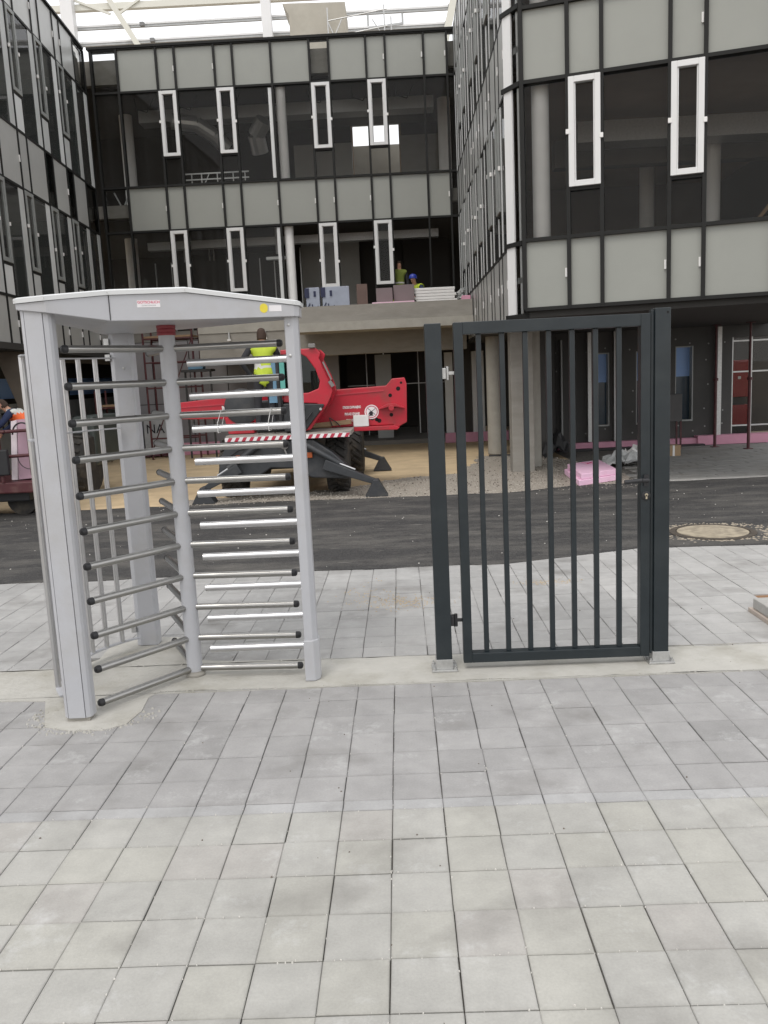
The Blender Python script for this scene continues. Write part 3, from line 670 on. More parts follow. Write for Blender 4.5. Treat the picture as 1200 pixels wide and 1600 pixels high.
MB().box(.28, 1.6, 25.3, 25.5, 3.1, 5.62).build('partition', int_d, CB)
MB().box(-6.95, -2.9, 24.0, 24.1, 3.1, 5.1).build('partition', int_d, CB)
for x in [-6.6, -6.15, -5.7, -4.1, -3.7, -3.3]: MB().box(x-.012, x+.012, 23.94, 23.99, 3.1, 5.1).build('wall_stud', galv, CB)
for x in (-2.93, -2.62): MB().box(x-.016, x+.016, 24.4, 24.45, 3.1, 5.4).build('wall_stud', galv, CB)
# columns
for x, y, z0, z1, rr in ((-2.575, 21.70, 3.1, 5.88, .115), (-2.575, 21.70, 6.2, 8.98, .115), (-7.05, 23.9, 6.2, 8.98, .17), (-7.35, 24.4, 3.1, 5.88, .17), (1.5, 23.9, 6.2, 8.98, .17), (-.6, 24.3, -.0, 2.84, .2), (-5.2, 24.3, 0, 2.84, .2)):
    MB().tube((x, y, z0), (x, y, z1), rr, n=24).build('column', col_w, CB, smooth=True)
for z0, z1 in ((3.32, 5.49), (6.6, 8.72)): MB().box(-2.845, -2.765, 21.488, 21.504, z0+.03, z1-.03).build('lining_board', pale_b, CB)
# ducts and lamps hung under the ceilings
du = MB(); du.box(-6.5, 1.2, 23.2, 23.7, 8.55, 8.85); du.path([(-5.6, 23.0, 8.5), (-5.0, 23.2, 8.45), (-4.6, 23.4, 8.2), (-4.3, 23.6, 7.9)], .2, 14); du.path([(-3.2, 23, 8.4), (-3.45, 23.2, 8.1), (-3.4, 23.4, 7.7)], .22, 14)
du.build('air_duct', galv, CB)
du = MB(); du.box(-6.5, 1.2, 23.0, 23.25, 5.3, 5.5); du.tube((-3.0, 22.6, 5.0), (-3.0, 22.6, 5.8), .05); du.box(-3.3, -2.7, 22.5, 22.7, 4.85, 4.92); du.build('air_duct', galv, CB)
# spandrel slab edge seen through the clear bays
MB().box(-7.0, 1.6, 21.66, 21.75, 9.05, 9.5).build('slab_edge', conc, CB)
MB().box(-7.0, 1.6, 21.66, 21.75, 5.93, 6.18).build('slab_edge', conc, CB)
k = MB(); k.bar((-6.82, 21.62, 6.5), (-6.68, 21.62, 6.2), .03); k.bar((-6.42, 21.62, 6.5), (-6.58, 21.62, 6.2), .03); k.build('bracket', galv, CB)
k = MB()
for x in (-5.85, -5.15):
    for y in (24.3, 24.9): k.tube((x, y, 3.1), (x, y, 5.6), .02, n=8)
for z in (3.5, 4.0, 4.5, 5.0, 5.5): k.tube((-5.85, 24.3, z), (-5.15, 24.3, z), .016, n=8)
k.box(-5.8, -5.2, 24.35, 24.85, 4.52, 4.56); k.box(-5.7, -5.45, 24.4, 24.6, 4.56, 4.70)
tag(k.build('rolling_scaffold', galv), 'small steel rolling scaffold inside the first floor seen between the two left casements', 'scaffold')
k = MB(); rr = random.Random(6)
for i in range(7):
    x = -6.4+i*1.1; k.path([(x, 22.6, 8.96), (x+.05, 22.6, 8.7), (x+.3, 22.6, 8.62), (x+.5, 22.6, 8.96)], .012, 6)
k.build('hanging_cable', blackp, CB)
# railing behind the glass on the top floor
k = MB()
for z in (6.98, 6.84): k.bar((-5.15, 22.2, z), (-3.55, 22.2, z), .03)
for x in (-5.0, -4.75, -4.35, -3.95, -3.65): k.bar((x, 22.2, 6.2), (x, 22.2, 6.98), .025)
k.bar((-4.75, 22.2, 6.6), (-4.55, 22.2, 6.98), .02)
k.build('railing', galv, CB)

# ---- ground floor of the centre block
MB().box(-2.15, 1.60, 18.05, 21.4, 2.88, 3.24).build('terrace_slab', conc, CB)
MB().box(-2.17, 1.605, 17.98, 18.9, 2.72, 2.90).build('terrace_edge', conc_l, CB)
MB().box(-4.55, 1.58, 19.6, 20.1, 2.27, 2.87).build('beam', conc, CB)
MB().box(-4.55, -2.18, 19.58, 21.4, 2.875, 3.10).build('beam', conc_l, CB)
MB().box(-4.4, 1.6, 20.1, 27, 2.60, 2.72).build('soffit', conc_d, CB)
MB().box(-1.5, 1.95, 21.7, 27, -.03, .10).build('floor_slab', int_fl, CB)
k = MB(); 
for i in range(6): k.box(-7.2+.95*i+.012, -7.2+.95*(i+1)-.012, 21.6, 21.66, .12, 1.28); k.box(-7.2+.95*i+.012, -7.2+.95*(i+1)-.012, 21.6, 21.66, 1.30, 2.84)
k.build('wall_panel', mat('grey_wall_board', (.27, .26, .265), .8, 0, .1, 2), CB)
MB().box(-7.2, -1.5, 21.665, 21.8, -.02, 2.86).build('wall', int_d, CB)
# partition boards inside the open bay
k = MB()
for x0, x1 in ((-1.45, -.95), (-.93, -.43)): k.box(x0, x1, 24.0, 24.06, .1, 2.4)
k.box(.5, 1.0, 24.0, 24.06, .1, 2.4); k.box(1.02, 1.7, 24.0, 24.06, .1, 2.4); k.build('partition', int_d, CB)
k = MB(); k.bar((-1.45, 23.96, 1.5), (1.7, 23.96, 1.5), .02); k.bar((-.9, 23.96, .1), (-.9, 23.96, 2.4), .025); k.bar((.55, 23.96, .1), (.55, 23.96, 2.4), .025); k.build('wall_stud', galv, CB)
MB().box(-.62, -.20, 22.6, 22.9, .1, 2.3).build('column', pale_d, CB)
k = MB(); k.box(1.16, 1.36, 21.55, 21.7, .22, 2.25); k.box(1.84, 2.14, 21.5, 21.7, .22, 2.25); k.build('wall_panel', pale_b, CB)
MB().box(1.37, 1.83, 21.6, 21.75, .22, 2.6).build('wall_panel', int_d, CB)
MB().box(1.12, 3.2, 21.42, 21.56, -.01, .23).build('insulation_strip', pink, CB)

# ---- right wing
RW = thing('office_wing', (4.5, 15, 0), 'right office wing with angled corner and two large white casements facing the yard', 'building', 'office wings')
lvR = [2.45, 3.42, 5.5, 6.5, 8.72, 9.75]
frS, LS = frame((1.62, 21.45), (1.62, 12.36))      # outward = -x
if frS[2].x > 0: frS = (frS[0], frS[1], -frS[2])
sm = [0]
pat = [.55, .72, .44, .72, .44]
i = 0
while sm[-1] < LS-.6: sm.append(sm[-1]+pat[i % 5]*.98); i += 1
sm[-1] = LS
cas = {j for j in range(len(sm)-1) if sm[j+1]-sm[j] < .5}
lin = {(j, i): (sm[i]+.028, sm[i]+.028+(.05 if i % 3 else .09)) for j in range(2) for i in range(len(sm)-1)}
facade(RW, frS, sm, lvR, cas, [(2.45, 3.42), (5.5, 6.5), (8.72, 9.75)], [(3.42, 5.5, 4.05), (6.5, 8.72, 7.2)], pane_s, spand_l, seed=6, lin_m=pale_d, dep=.006, linings=lin, mw=.045)
# front face
frF, LF = frame((1.805, 12.035), (1.805+6*math.cos(math.radians(16)), 12.035-6*math.sin(math.radians(16))))
if frF[2].y > 0: frF = (frF[0], frF[1], -frF[2])
lvF = [2.55, 3.475, 5.5, 6.42, 8.6, 9.55]
fm = [0, .60, 1.035, 1.88, 2.305, 3.15, 3.60, 4.45, 4.9, 5.7]
facade(RW, frF, fm, lvF, {1, 3, 5, 7}, [(2.55, 3.475), (5.5, 6.42), (8.6, 9.55)], [(3.475, 5.5, 4.105), (6.42, 8.6, 7.15)], pane_g, spand, seed=9, mw=.052)
# chamfered corner bay
frK, LK = frame((1.62, 12.36), (1.805, 12.035))
if frK[2].x > 0: frK = (frK[0], frK[1], -frK[2])
for z in (2.47, 3.45, 5.5, 6.46, 8.66): MB().fbox(frK, -.02, LK+.0, -.09, .05, z-.03, z+.03).build('transom', fr_dark, RW)
for zb, zt in ((2.5, 3.42), (3.48, 5.47), (5.53, 6.43), (6.49, 8.63)):
    MB().fbox(frK, .015, .19, .006, .03, zb, zt).build('lining_board', bright_b, RW)
    MB().fbox(frK, .255, .295, -.03, -.01, zb, zt).build('lining_board', bright_b, RW)
    MB().fquad(frK, .02, LK-.03, .003, zb, zt).build('glass_pane', pane_c, RW)
k = MB()
for z in (2.95, 5.95): k.fbox(frK, .10, .33, -.03, -.01, z-.03, z+.05); k.fbox(frK, .05, .16, -.03, -.012, z, z+.02)
k.build('bracket', galv, RW)
# slabs, ceilings, inner walls
foot_ = [(1.72, 21.3), (1.72, 12.45), (1.93, 12.12), (1.93+5.6*.9613, 12.12-5.6*.2756), (7.6, 21.3)]
for z0, z1 in ((2.50, 2.85), (5.75, 6.1), (8.95, 9.4)): MB().prism(foot_[::-1], z0+.1, z1).build('floor_slab', conc, RW)
for z in (5.83, 9.02): MB().prism([(x+.05 if x < 3 else x-.05, y+.03) for x, y in foot_[::-1]], z-.06, z+.01).build('ceiling', ceil_m, RW)
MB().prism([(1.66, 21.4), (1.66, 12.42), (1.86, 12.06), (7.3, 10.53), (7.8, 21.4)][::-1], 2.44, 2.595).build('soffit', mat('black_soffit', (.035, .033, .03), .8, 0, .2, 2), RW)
for z0, z1 in ((2.86, 5.75), (6.11, 8.95)):
    MB().box(2.2, 7.5, 20.2, 20.4, z0, z1).build('partition', mat('brown_partition', (.17, .13, .10), .9, 0, .3, .8), RW)
    MB().tube((2.085, 12.26, z0), (2.085, 12.26, z1), .12, n=24).build('column', col_w, RW, smooth=True)
    MB().tube((5.42, 15.0, z0), (5.42, 15.0, z1), .135, n=24).build('column', col_w, RW, smooth=True)
    MB().tube((5.05, 17.5, z0), (5.05, 17.5, z1), .14, n=24).build('column', col_w, RW, smooth=True)
    MB().box(2.9, 7.2, 15.6, 15.9, z1-.55, z1-.1).build('beam', mat('concrete_beam', (.17, .15, .13), .9, 0, .2, 2), RW); k = MB(); k.bar((4.9, 14.0, z0), (6.0, 14.0, z0+1.3), .05); k.bar((4.2, 14.3, z0+.05), (5.2, 14.3, z0+.9), .05); k.box(3.0, 4.2, 16.8, 17.1, z0, z0+.5); k.build('stored_timber', wood, RW)
    du = MB(); du.box(3.0, 7.0, 14.2, 14.7, z1-.50, z1-.18); du.build('air_duct', galv, RW)
MB().box(7.6, 7.8, 10.6, 21.4, 2.6, 9.4).build('rear_wall', int_d, RW)
# ground floor columns
MB().tube((2.00, 17.9, 0), (2.00, 17.9, 2.5), .17, n=28).build('column', conc_l, RW, smooth=True)
MB().box(1.895, 2.275, 14.46, 14.80, -.02, 2.5).build('column', conc, RW, bevel=.01)
MB().tube((2.33, 15.25, 0), (2.33, 15.25, 2.5), .19, n=28).build('column', conc_l, RW, smooth=True)
# recessed ground floor wall with window holes
def wall_holes(par, x0, x1, y0, y1, z0, z1, holes, m):
    xs = sorted({x0, x1} | {h[0] for h in holes} | {h[1] for h in holes}); b = MB()
    for a, c in zip(xs, xs[1:]):
        hh = [h for h in holes if h[0] <= a+1e-6 and h[1] >= c-1e-6]
        if hh:
            h = hh[0]
            if h[2] > z0: b.box(a, c, y0, y1, z0, h[2])
            b.box(a, c, y0, y1, h[3], z1)
        else: b.box(a, c, y0, y1, z0, z1)
    return b.build('wall', m, par)
holes = [(4.14, 4.42, .47, 2.0), (4.98, 5.22, .47, 2.0), (5.80, 6.17, .50, 2.06), (6.98, 8.6, .12, 2.2)]
wall_holes(RW, 3.25, 9.4, 18.0, 18.25, .02, 2.46, holes, wool)
MB().box(2.72, 2.95, 16.9, 21.4, .02, 2.46).build('wall', wool, RW)
MB().prism([(2.95, 17.0), (3.3, 18.0), (3.3, 18.25), (2.9, 18.25)], .02, 2.46).build('wall', mat('dark_board', (.05, .048, .046), .8, 0, .1, 2), RW)
for a, c, z0, z1 in holes[:3]:
    k = MB(); t_ = .022
    k.box(a, a+t_, 18.02, 18.2, z0, z1); k.box(c-t_, c, 18.0, 18.2, z0, z1); k.box(a+t_, c-t_, 17.98, 18.2, z0, z0+.03); k.box(a+t_, c-t_, 18.02, 18.2, z1-t_, z1)
    wn = k.build('window_frame', pale_d, RW)
    MB().box(a+t_, c-t_, 18.16, 18.17, z0+.6*(z1-z0), z1-t_).build('pane', blue_g, wn)  # upper pane carries the painted sky reflection, the lower one stays dark
    MB().box(a+t_, c-t_, 18.16, 18.17, z0+.03, z0+.6*(z1-z0)-.001).build('pane', mat('dark_blue_glass', (.025, .05, .075), .15), wn)
for x, w_, z0, z1 in ((3.40, .03, .3, 2.3), (3.98, .075, .16, 2.43), (4.53, .075, .16, 2.43), (2.98, .03, .4, 2.4), (6.67, .085, .13, 2.42), (3.10, .025, .4, 2.4)):
    MB().box(x-w_/2, x+w_/2, 17.86, 17.985, z0, z1).build('facade_batten', galv if w_ > .05 else pale_d, RW)
k = MB(); r = random.Random(4)
for i in range(60):
    x, z = 3.35+(i % 12)*.31+r.uniform(-.06, .06), .35+(i//12)*.44+r.uniform(-.1, .1)
    if any(h[0]-.03 < x < h[1]+.03 and h[2] < z < h[3] for h in holes): continue
    k.lathe((x, 18.0, z), (0, -1, 0), [(.017, 0), (.017, .004)], 8)
k.build('anchor_disc', mat('grey_plastic', (.3, .3, .29), .6), RW)
MB().box(3.3, 6.2, 17.80, 17.99, .0, .15).build('insulation_strip', pink, RW)
MB().box(6.2, 9.2, 17.75, 17.985, .0, .19).build('insulation_strip', pink, RW)
k = MB(); k.box(3.3, 6.3, 17.6, 17.79, -.01, .035); k.build('membrane_edge', blacks, RW)
# doorway behind: inner wall and stuff
MB().box(6.5, 9.2, 20.6, 20.8, 0, 2.46).build('partition', int_d, RW)
k = MB()
for x in (7.02, 7.42, 7.86, 8.4): k.bar((x, 18.1, .12), (x, 18.1, 2.2), .028)
for z in (.35, 1.48, 2.12): k.bar((6.98, 18.12, z), (8.6, 18.12, z), .03)
k.build('door_frame', galv, RW)
MB().box(6.98, 8.6, 18.16, 18.17, .14, 2.18).build('glass_pane', pane_g, RW)

# ---- left wing
LW = thing('office_wing', (-9, 18, 0), 'left office wing with pale upright lining boards and a dark recessed ground floor', 'building', 'office wings')
P_far, P_near = (-7.22, 21.5), (-6.42, 10.0)
frL, LL = frame(P_near, P_far)
if frL[2].x < 0: frL = (frL[0], frL[1], -frL[2])
yl = [21.46, 20.6, 19.66, 19.2, 18.28, 17.82, 16.82, 16.36, 15.4, 14.94, 13.98, 13.5, 12.5, 12.05, 11.1, 10.05]
kx = LL/(21.5-10.0)
lmull = sorted([(y-10.0)*kx for y in yl])
cas = {j for j in range(len(lmull)-1) if lmull[j+1]-lmull[j] < .52}
nb = len(lmull)-1
lin = {}
for j in range(2):
    for i in range(nb):
        a, c = lmull[i], lmull[i+1]
        if i in cas: lin[(j, i)] = (a+.03, c-.03)
        elif c-a > .6: lin[(j, i)] = (c-.27, c-.03)
lvL = [2.50, 3.44, 5.5, 6.56, 8.75, 9.73]
clr = {(2, nb-1), (1, nb-1), (1, nb-3), (1, nb-5)}
facade(LW, frL, lmull, lvL, cas, [(2.50, 3.44), (5.5, 6.56), (8.75, 9.73)], [(3.44, 5.5, 4.02), (6.56, 8.75, 7.25)], pane_s, mat('left_wing_spandrel', (.43, .432, .415), .3, 0, .06, 1.5, dirt=(.36, .36, .35), d_scale=2, d_amt=.5), clear=clr, seed=12, linings=lin, lin_m=pale_d, dep=.015)
# bright end board, brackets behind clear bays
MB().fbox(frL, lmull[-2]+.05, lmull[-1]-.02, -.2, -.16, 8.8, 9.68).build('lining_board', pale_b, LW)
for i in (nb-1, nb-3, nb-5): 
    MB().fbox(frL, lmull[i]+.03, lmull[i+1]-.03, -.35, -.25, 5.95, 6.15).build('slab_edge', conc, LW)
    MB().fbox(frL, lmull[i]+.03, lmull[i]+.30, -.16, -.12, 5.5, 6.5).build('lining_board', pale_b, LW)
MB().fbox(frL, lmull[-2]+.1, lmull[-1]-.02, -.2, -.16, 3.5, 5.46).build('lining_board', pale_d, LW)
fl = [(-7.35, 21.45), (-6.57, 10.1), (-13, 10.1), (-13, 21.45)]
for z0, z1 in ((2.62, 2.9), (5.8, 6.1), (9.0, 9.55)): MB().prism(fl, z0, z1).build('floor_slab', conc, LW)
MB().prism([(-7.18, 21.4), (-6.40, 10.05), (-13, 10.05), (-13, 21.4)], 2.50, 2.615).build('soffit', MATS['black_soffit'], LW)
for z0, z1 in ((2.91, 5.79), (6.11, 8.99)):
    MB().box(-11.2, -11, 10.2, 21.4, z0, z1).build('partition', int_d, LW)
    MB().box(-10.9, -7.4, 20.9, 21.0, z0, z1).build('partition', mat('green_tarpaulin', (.03, .06, .045), .6), LW)
    for y in (11.5, 15.0, 18.5): MB().tube((-8.6, y, z0), (-8.6, y, z1), .17, n=20).build('column', col_w, LW, smooth=True)
MB().prism([(-6.50, 10.0), (-6.38, 10.0), (-7.17, 21.4), (-7.3, 21.4)], 9.735, 9.78).build('coping', fr_dark, LW)
# recessed ground floor
MB().box(-9.2, -9.0, 9.5, 28, .0, 1.50).build('wall', mat('foil_faced_board', (.30, .31, .31), .5, 0, .15, 3), LW)
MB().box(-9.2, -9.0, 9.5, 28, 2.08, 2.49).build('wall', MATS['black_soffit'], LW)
k = MB().box(-9.1, -9.06, 9.5, 28, 1.62, 2.08); wn = k.build('window_band', blue_g, LW)
k = MB(); k.box(-9.12, -8.98, 9.5, 28, 1.50, 1.62)
for y in (12, 14.2, 16.4, 18.6, 20.8, 23, 25.2): k.box(-9.05, -9.0, y-.04, y+.04, 1.62, 2.08)
k.build('window_frame', fr_dark, LW)
for i, (y, s_) in enumerate(((14.6, 'NN'), (16.0, 'NN'), (17.6, 'NA'), (19.2, 'FA'), (20.8, 'NN'))):
    text_mesh('board_lettering', s_, .55, (-8.995, y, 1.0+.1*(i % 2)), print_k, LW, rot=(PI/2, 0, PI/2), ext=.002)
# leaning prop column
b = MB(); pl = [(-7.42, 2.5), (-6.62, 2.5), (-6.52, 1.4), (-6.42, .0), (-6.92, .0), (-7.02, 1.3)]
b.prismY(pl, 15.6, 16.0); b.build('column', mat('brown_concrete', (.155, .13, .105), .9, 0, .15, 3, .3, 20), LW, bevel=.01)

# ================================================================ ROOFTOP
t = thing('roof_canopy', (-3.3, 26, 9.6), 'white steel canopy frame rising behind the flat roof', 'canopy')
def rb(nm, p, q, w_, h_, m): return MB().bar(p, q, w_, h_).build(nm, m, t)
rb('column', (-9.0, 26, 9.5), (-9.1, 26, 15.5), .34, .3, white_steel)
rb('column', (-3.28, 26, 9.5), (-3.42, 26, 15.5), .27, .3, white_steel)
rb('column', (5.2, 26.3, 9.5), (5.2, 26.3, 15.5), .3, .3, white_steel)
for z in (11.66, 12.10): 
    rb('purlin', (-14, 26.3, z+.02), (1.9, 26.3, z), .07, .07, mat('grey_steel', (.42, .43, .43), .5)); rb('purlin', (-14, 26.28, z+.075), (1.9, 26.28, z+.055), .07, .05, white_steel)  # grey lower bar puts the shade of the purlin's underside into colour
rb('top_chord', (-14, 26.2, 12.66), (6, 26.2, 12.56), .16, .17, canopy_w)
rb('brace', (-6.95, 26.1, 11.2), (-7.9, 26.1, 12.85), .15, .15, canopy_w)
rb('brace', (-7.86, 26.1, 12.4), (-9.2, 26.1, 12.95), .05, .06, canopy_w)
rb('brace', (-7.6, 26.1, 12.4), (-6.9, 26.1, 12.8), .05, .06, canopy_w)
rb('brace', (1.70, 26.0, 11.0), (2.2, 26.0, 12.9), .22, .2, canopy_w)
rb('brace', (-7.9, 26.1, 12.85), (-9, 26.1, 14.8), .15, .15, canopy_w)
rb('brace', (2.2, 26, 12.9), (2.8, 26, 15.2), .22, .2, canopy_w)
for x, z in ((-6.98, 12.10), (-6.72, 11.66), (1.93, 12.1), (1.82, 11.66)):
    rb('cleat', (x-.06, 26.15, z), (x+.06, 26.15, z), .12, .1, mat('dark_cleat', (.2, .2, .2), .6))
for x in (-.45, .55): rb('hanger', (x, 26.3, 11.7), (x, 26.3, 12.08), .06, .05, MATS['grey_steel'])
rb('hanger', (-.45, 26.25, 11.68), (.55, 26.25, 11.76), .05, .06, MATS['grey_steel'])
b = MB(); b.prismY([(-2.53, 9.5), (-.99, 9.5), (-1.02, 11.76), (-2.53, 11.80), (-2.72, 11.80), (-2.56, 11.5)], 24.6, 25.9)
tag(b.build('stair_tower', mat('rendered_tower', (.40, .375, .32), .9, 0, .1, 1.5, .2, 15, dirt=(.5, .48, .42), d_scale=2, d_amt=.5), bevel=.01), 'beige concrete stair tower standing on the flat roof', 'stair tower')
k = MB()
for x in (-1.5, .02, .2): k.tube((x, 24.4, 9.5), (x, 24.4, 11.55 if x < .1 else 11.25), .018, n=8)
for z in (11.42, 11.0): k.tube((-1.5, 24.4, z-.2), (.1, 24.4, z+.02), .016, n=8)
k.tube((-1.5, 24.4, 10.5), (-1.12, 24.4, 11.25), .016, n=8); k.tube((-1.5, 24.4, 11.2), (-1.2, 24.4, 10.5), .016, n=8); k.tube((-.3, 24.4, 11.2), (.2, 24.4, 10.4), .014, n=8)
tag(k.build('guard_rail', galv), 'thin scaffold tube guard rail on the roof beside the stair tower', 'guard rail')

# ================================================================ THINGS ON THE TERRACE
TZ = 3.242
SC_T = 20.0/20.5
def tb(name, x0, x1, y0, y1, z0, z1, m, label, cat, group=None, bevel=.005):
    return tag(MB().box(x0, x1, y0, y1, z0, z1).build(name, m, bevel=bevel, seg=1), label, cat, group)
r = random.Random(8)
for i in range(6):
    dx = r.uniform(-.03, .03); z = TZ+.002+i*.064
    tb('insulation_board', .43+dx, 1.34+dx, 19.2, 19.75, z, z+.058, white_b, ['lowest', 'second lowest', 'third lowest', 'third from top', 'second from top', 'topmost'][i]+' white board of the stack on the terrace edge', 'board', 'stacked white boards on the terrace', .008)
t1 = thing('window_crate', (-1.88, 19.2, TZ), 'pale blue wrapped panel left of its twin on the terrace', 'wrapped panel', 'wrapped panels on the terrace')
def crate(x0, x1, t1):
    MB().box(x0, x1, 19.15, 19.35, TZ, TZ+.50).build('wrapping', mat('pale_blue_wrap', (.32, .35, .42), .6, 0, .15, 4), t1, bevel=.01)
    k = MB(); k.box(x0-.03, x0+.07, 19.13, 19.148, TZ+.28, TZ+.49); k.box(x0+.17, x0+.22, 19.13, 19.148, TZ+.30, TZ+.42); k.bar((x0, 19.14, TZ+.01), (x0+.08, 19.14, TZ+.16), .02); k.bar((x0+.13, 19.14, TZ+.02), (x0+.13, 19.14, TZ+.14), .02)
    k.bar((x0+.22, 19.14, TZ+.02), (x0+.26, 19.14, TZ+.10), .02); k.build('print', mat('navy_print', (.015, .02, .06), .6), t1)
crate(-1.98, -1.68, t1)
t1 = thing('window_crate', (-1.3, 19.2, TZ), 'wider pale blue wrapped panel beneath the third white casement on the terrace', 'wrapped panel', 'wrapped panels on the terrace')
crate(-1.62, -1.02, t1)
tb('brown_board', -.86, -.62, 19.3, 19.4, TZ, TZ+.54, mat('brown_panel', (.13, .085, .07), .7), 'upright dark brown timber panel between wrapped panels and pinkish boxes', 'panel')
tb('carton', -.42, -.06, 19.0, 19.5, TZ+.045, TZ+.40, mat('mauve_carton', (.19, .155, .155), .8, 0, .05, 5), 'left pinkish grey carton on the terrace', 'carton', 'pinkish cartons on the terrace')
tb('carton', -.04, .42, 19.1, 19.6, TZ+.045, TZ+.46, MATS['mauve_carton'], 'right larger pinkish grey carton on the terrace below a casement', 'carton', 'pinkish cartons on the terrace')
tb('foam_sheet', -.5, .40, 18.3, 19.75, TZ+.001, TZ+.042, pink_l, 'flat pale pink foam sheet under the cartons on the terrace edge', 'foam sheet')
tb('foam_offcut', 1.40, 1.58, 18.2, 18.5, TZ+.001, TZ+.09, pink, 'small pink foam offcut at the right end of the terrace', 'foam offcut')
k = MB(); r = random.Random(3)
for i in range(26):
    a = r.uniform(0, 2*PI); x, y, z = 1.43+r.gauss(0, .05), 19.3+r.gauss(0, .08), TZ+r.uniform(0, .3); q = .07
    k.add([(x+r.uniform(-q, q), y+r.uniform(-q, q), z+r.uniform(-q, q)) for _ in range(4)], [(0,1,2),(0,2,3),(0,3,1),(1,2,3)])
tag(k.build('plastic_wrap', plastic), 'crumpled grey plastic wrap beside the white board stack', 'plastic wrap')

# ================================================================ YARD CLUTTER
t = thing('foam_stack', (3.0, 13.3, 0), 'bright pink foam boards lying stacked on the gravel behind the gate', 'foam boards')
fp = mat('bright_pink_foam', (.86, .56, .72), .6, 0, .04, 5, .1, 50, dirt=(.75, .30, .45), d_scale=4, d_amt=.3)
MB().prism([(2.58, 12.33), (3.25, 12.80), (3.37, 14.35), (2.66, 13.85)], .0, .085).build('board', fp, t, bevel=.008)
MB().prism([(2.63, 12.40), (3.27, 12.84), (3.33, 14.28), (2.70, 13.8)], .088, .17).build('board', fp, t, bevel=.008)
k = MB(); k.bar((2.95, 13.9, .172), (3.12, 13.75, .172), .03, .004); k.bar((3.0, 13.7, .172), (3.14, 13.95, .172), .025, .004); k.build('marking', mat('magenta_mark', (.6, .05, .2), .6), t)
def crumple(name, c, sx, sy_, sz, m, label, cat, seed=1, n=9):
    r = random.Random(seed); V = []; Fc = []
    for i in range(n):
        for j in range(n):
            u, v = i/(n-1)*2-1, j/(n-1)*2-1; e = max(0, 1-(u*u+v*v)*.55)
            V.append((c[0]+u*sx*(1+r.uniform(-.15, .15)), c[1]+v*sy_*(1+r.uniform(-.15, .15)), c[2]+max(.002, sz*e*r.uniform(.35, 1.1))))
    for i in range(n-1):
        for j in range(n-1): a = i*n+j; Fc.append((a, a+n, a+n+1, a+1))
    b = MB(); b.add(V, Fc); o = b.build(name, m)
    so_ = o.modifiers.new('s', 'SOLIDIFY'); so_.thickness = .003
    return tag(o, label, cat)
crumple('plastic_sheet', (3.85, 14.7, .0), .38, .28, .28, plastic, 'crumpled translucent plastic sheet behind the pink foam boards', 'plastic sheet', 2, 11)
crumple('paper_bag', (4.15, 15.1, 0), .25, .3, .34, white_b, 'torn white cement bag beside the plastic sheet', 'cement bag', 5, 9)
crumple('black_tarpaulin', (3.1, 17.0, 0), .30, .50, .50, blacks, 'black membrane heaped against the dark wall', 'membrane', 9, 9)
k = MB(); k.tube((2.78, 17.6, .78), (3.32, 16.3, .02), .018, n=8); k.tube((2.6, 17.4, .9), (3.45, 16.9, .02), .02, n=8); k.tube((1.78, 17.3, .02), (2.4, 17.1, .04), .015, n=8)
tag(k.build('steel_pipes', blackp), 'thin black pipes leaning over the heaped black membrane', 'pipes')
crumple('plastic_bag', (2.88, 17.3, .25), .10, .10, .35, plastic, 'small clear plastic bag caught on the leaning pipes', 'plastic bag', 4, 7)
t = thing('cardboard_box', (5.08, 15.95, 0), 'small brown cardboard box on the slabs right of the gate post', 'cardboard box')
MB().box(4.96, 5.22, 15.85, 16.1, .002, .20).build('carton', boxm, t, bevel=.006); MB().box(5.07, 5.11, 15.848, 15.85, .002, .20).build('tape', white_b, t)
tb('grey_box', 5.42, 5.72, 17.3, 17.6, .55, 1.10, mat('charcoal_box', (.09, .088, .088), .7), 'dark grey box on a stand in front of the wall window right of the gate', 'box')
k = MB(); 
for x in (5.44, 5.70):
    for y in (17.32, 17.58): k.bar((x, y, 0), (x, y, .548), .03)
tag(k.build('box_stand', maroon), 'thin legged stand under the dark grey box', 'stand')
t = thing('red_cabinet', (7.25, 19.5, 0), 'red cabinet seen through the doorway at the far right', 'cabinet')
MB().box(7.35, 7.85, 19.3, 19.7, .9, 1.72).build('body', mat('dim_red', (.28, .012, .012), .5, 0, .05, 3), t, bevel=.01); MB().box(7.62, 7.68, 19.285, 19.299, 1.3, 1.36).build('label_plate', white_b, t)
MB().box(7.15, 7.9, 19.25, 19.75, .25, .72).build('drawer', MATS['dim_red'], t, bevel=.01); MB().box(7.2, 7.85, 19.3, 19.7, .02, .25).build('base', blackp, t); MB().box(7.4, 7.8, 19.35, 19.65, .72, .9).build('neck', blackp, t)
def prop(x, y, h, label):
    t = thing('steel_prop', (x, y, 0), label, 'steel prop', 'maroon adjustable props')
    MB().box(x-.07, x+.07, y-.07, y+.07, .0, .012).build('foot_plate', maroon, t)
    MB().tube((x, y, .012), (x, y, h*.55), .03, n=10).build('outer_tube', maroon, t, smooth=True)
    MB().lathe((x, y, h*.55), (0, 0, 1), [(.05, 0), (.05, .05), (.035, .06)], 12).build('collar', maroon, t)
    MB().tube((x, y, h*.55), (x, y, h), .022, n=10).build('inner_tube', maroon, t, smooth=True)
    MB().box(x-.07, x+.07, y-.07, y+.07, h, h+.012).build('head_plate', maroon, t)
prop(6.35, 17.2, 2.42, 'maroon steel prop holding the soffit left of the pale batten')
prop(6.78, 16.6, 2.42, 'maroon steel prop right of the pale batten under the soffit')

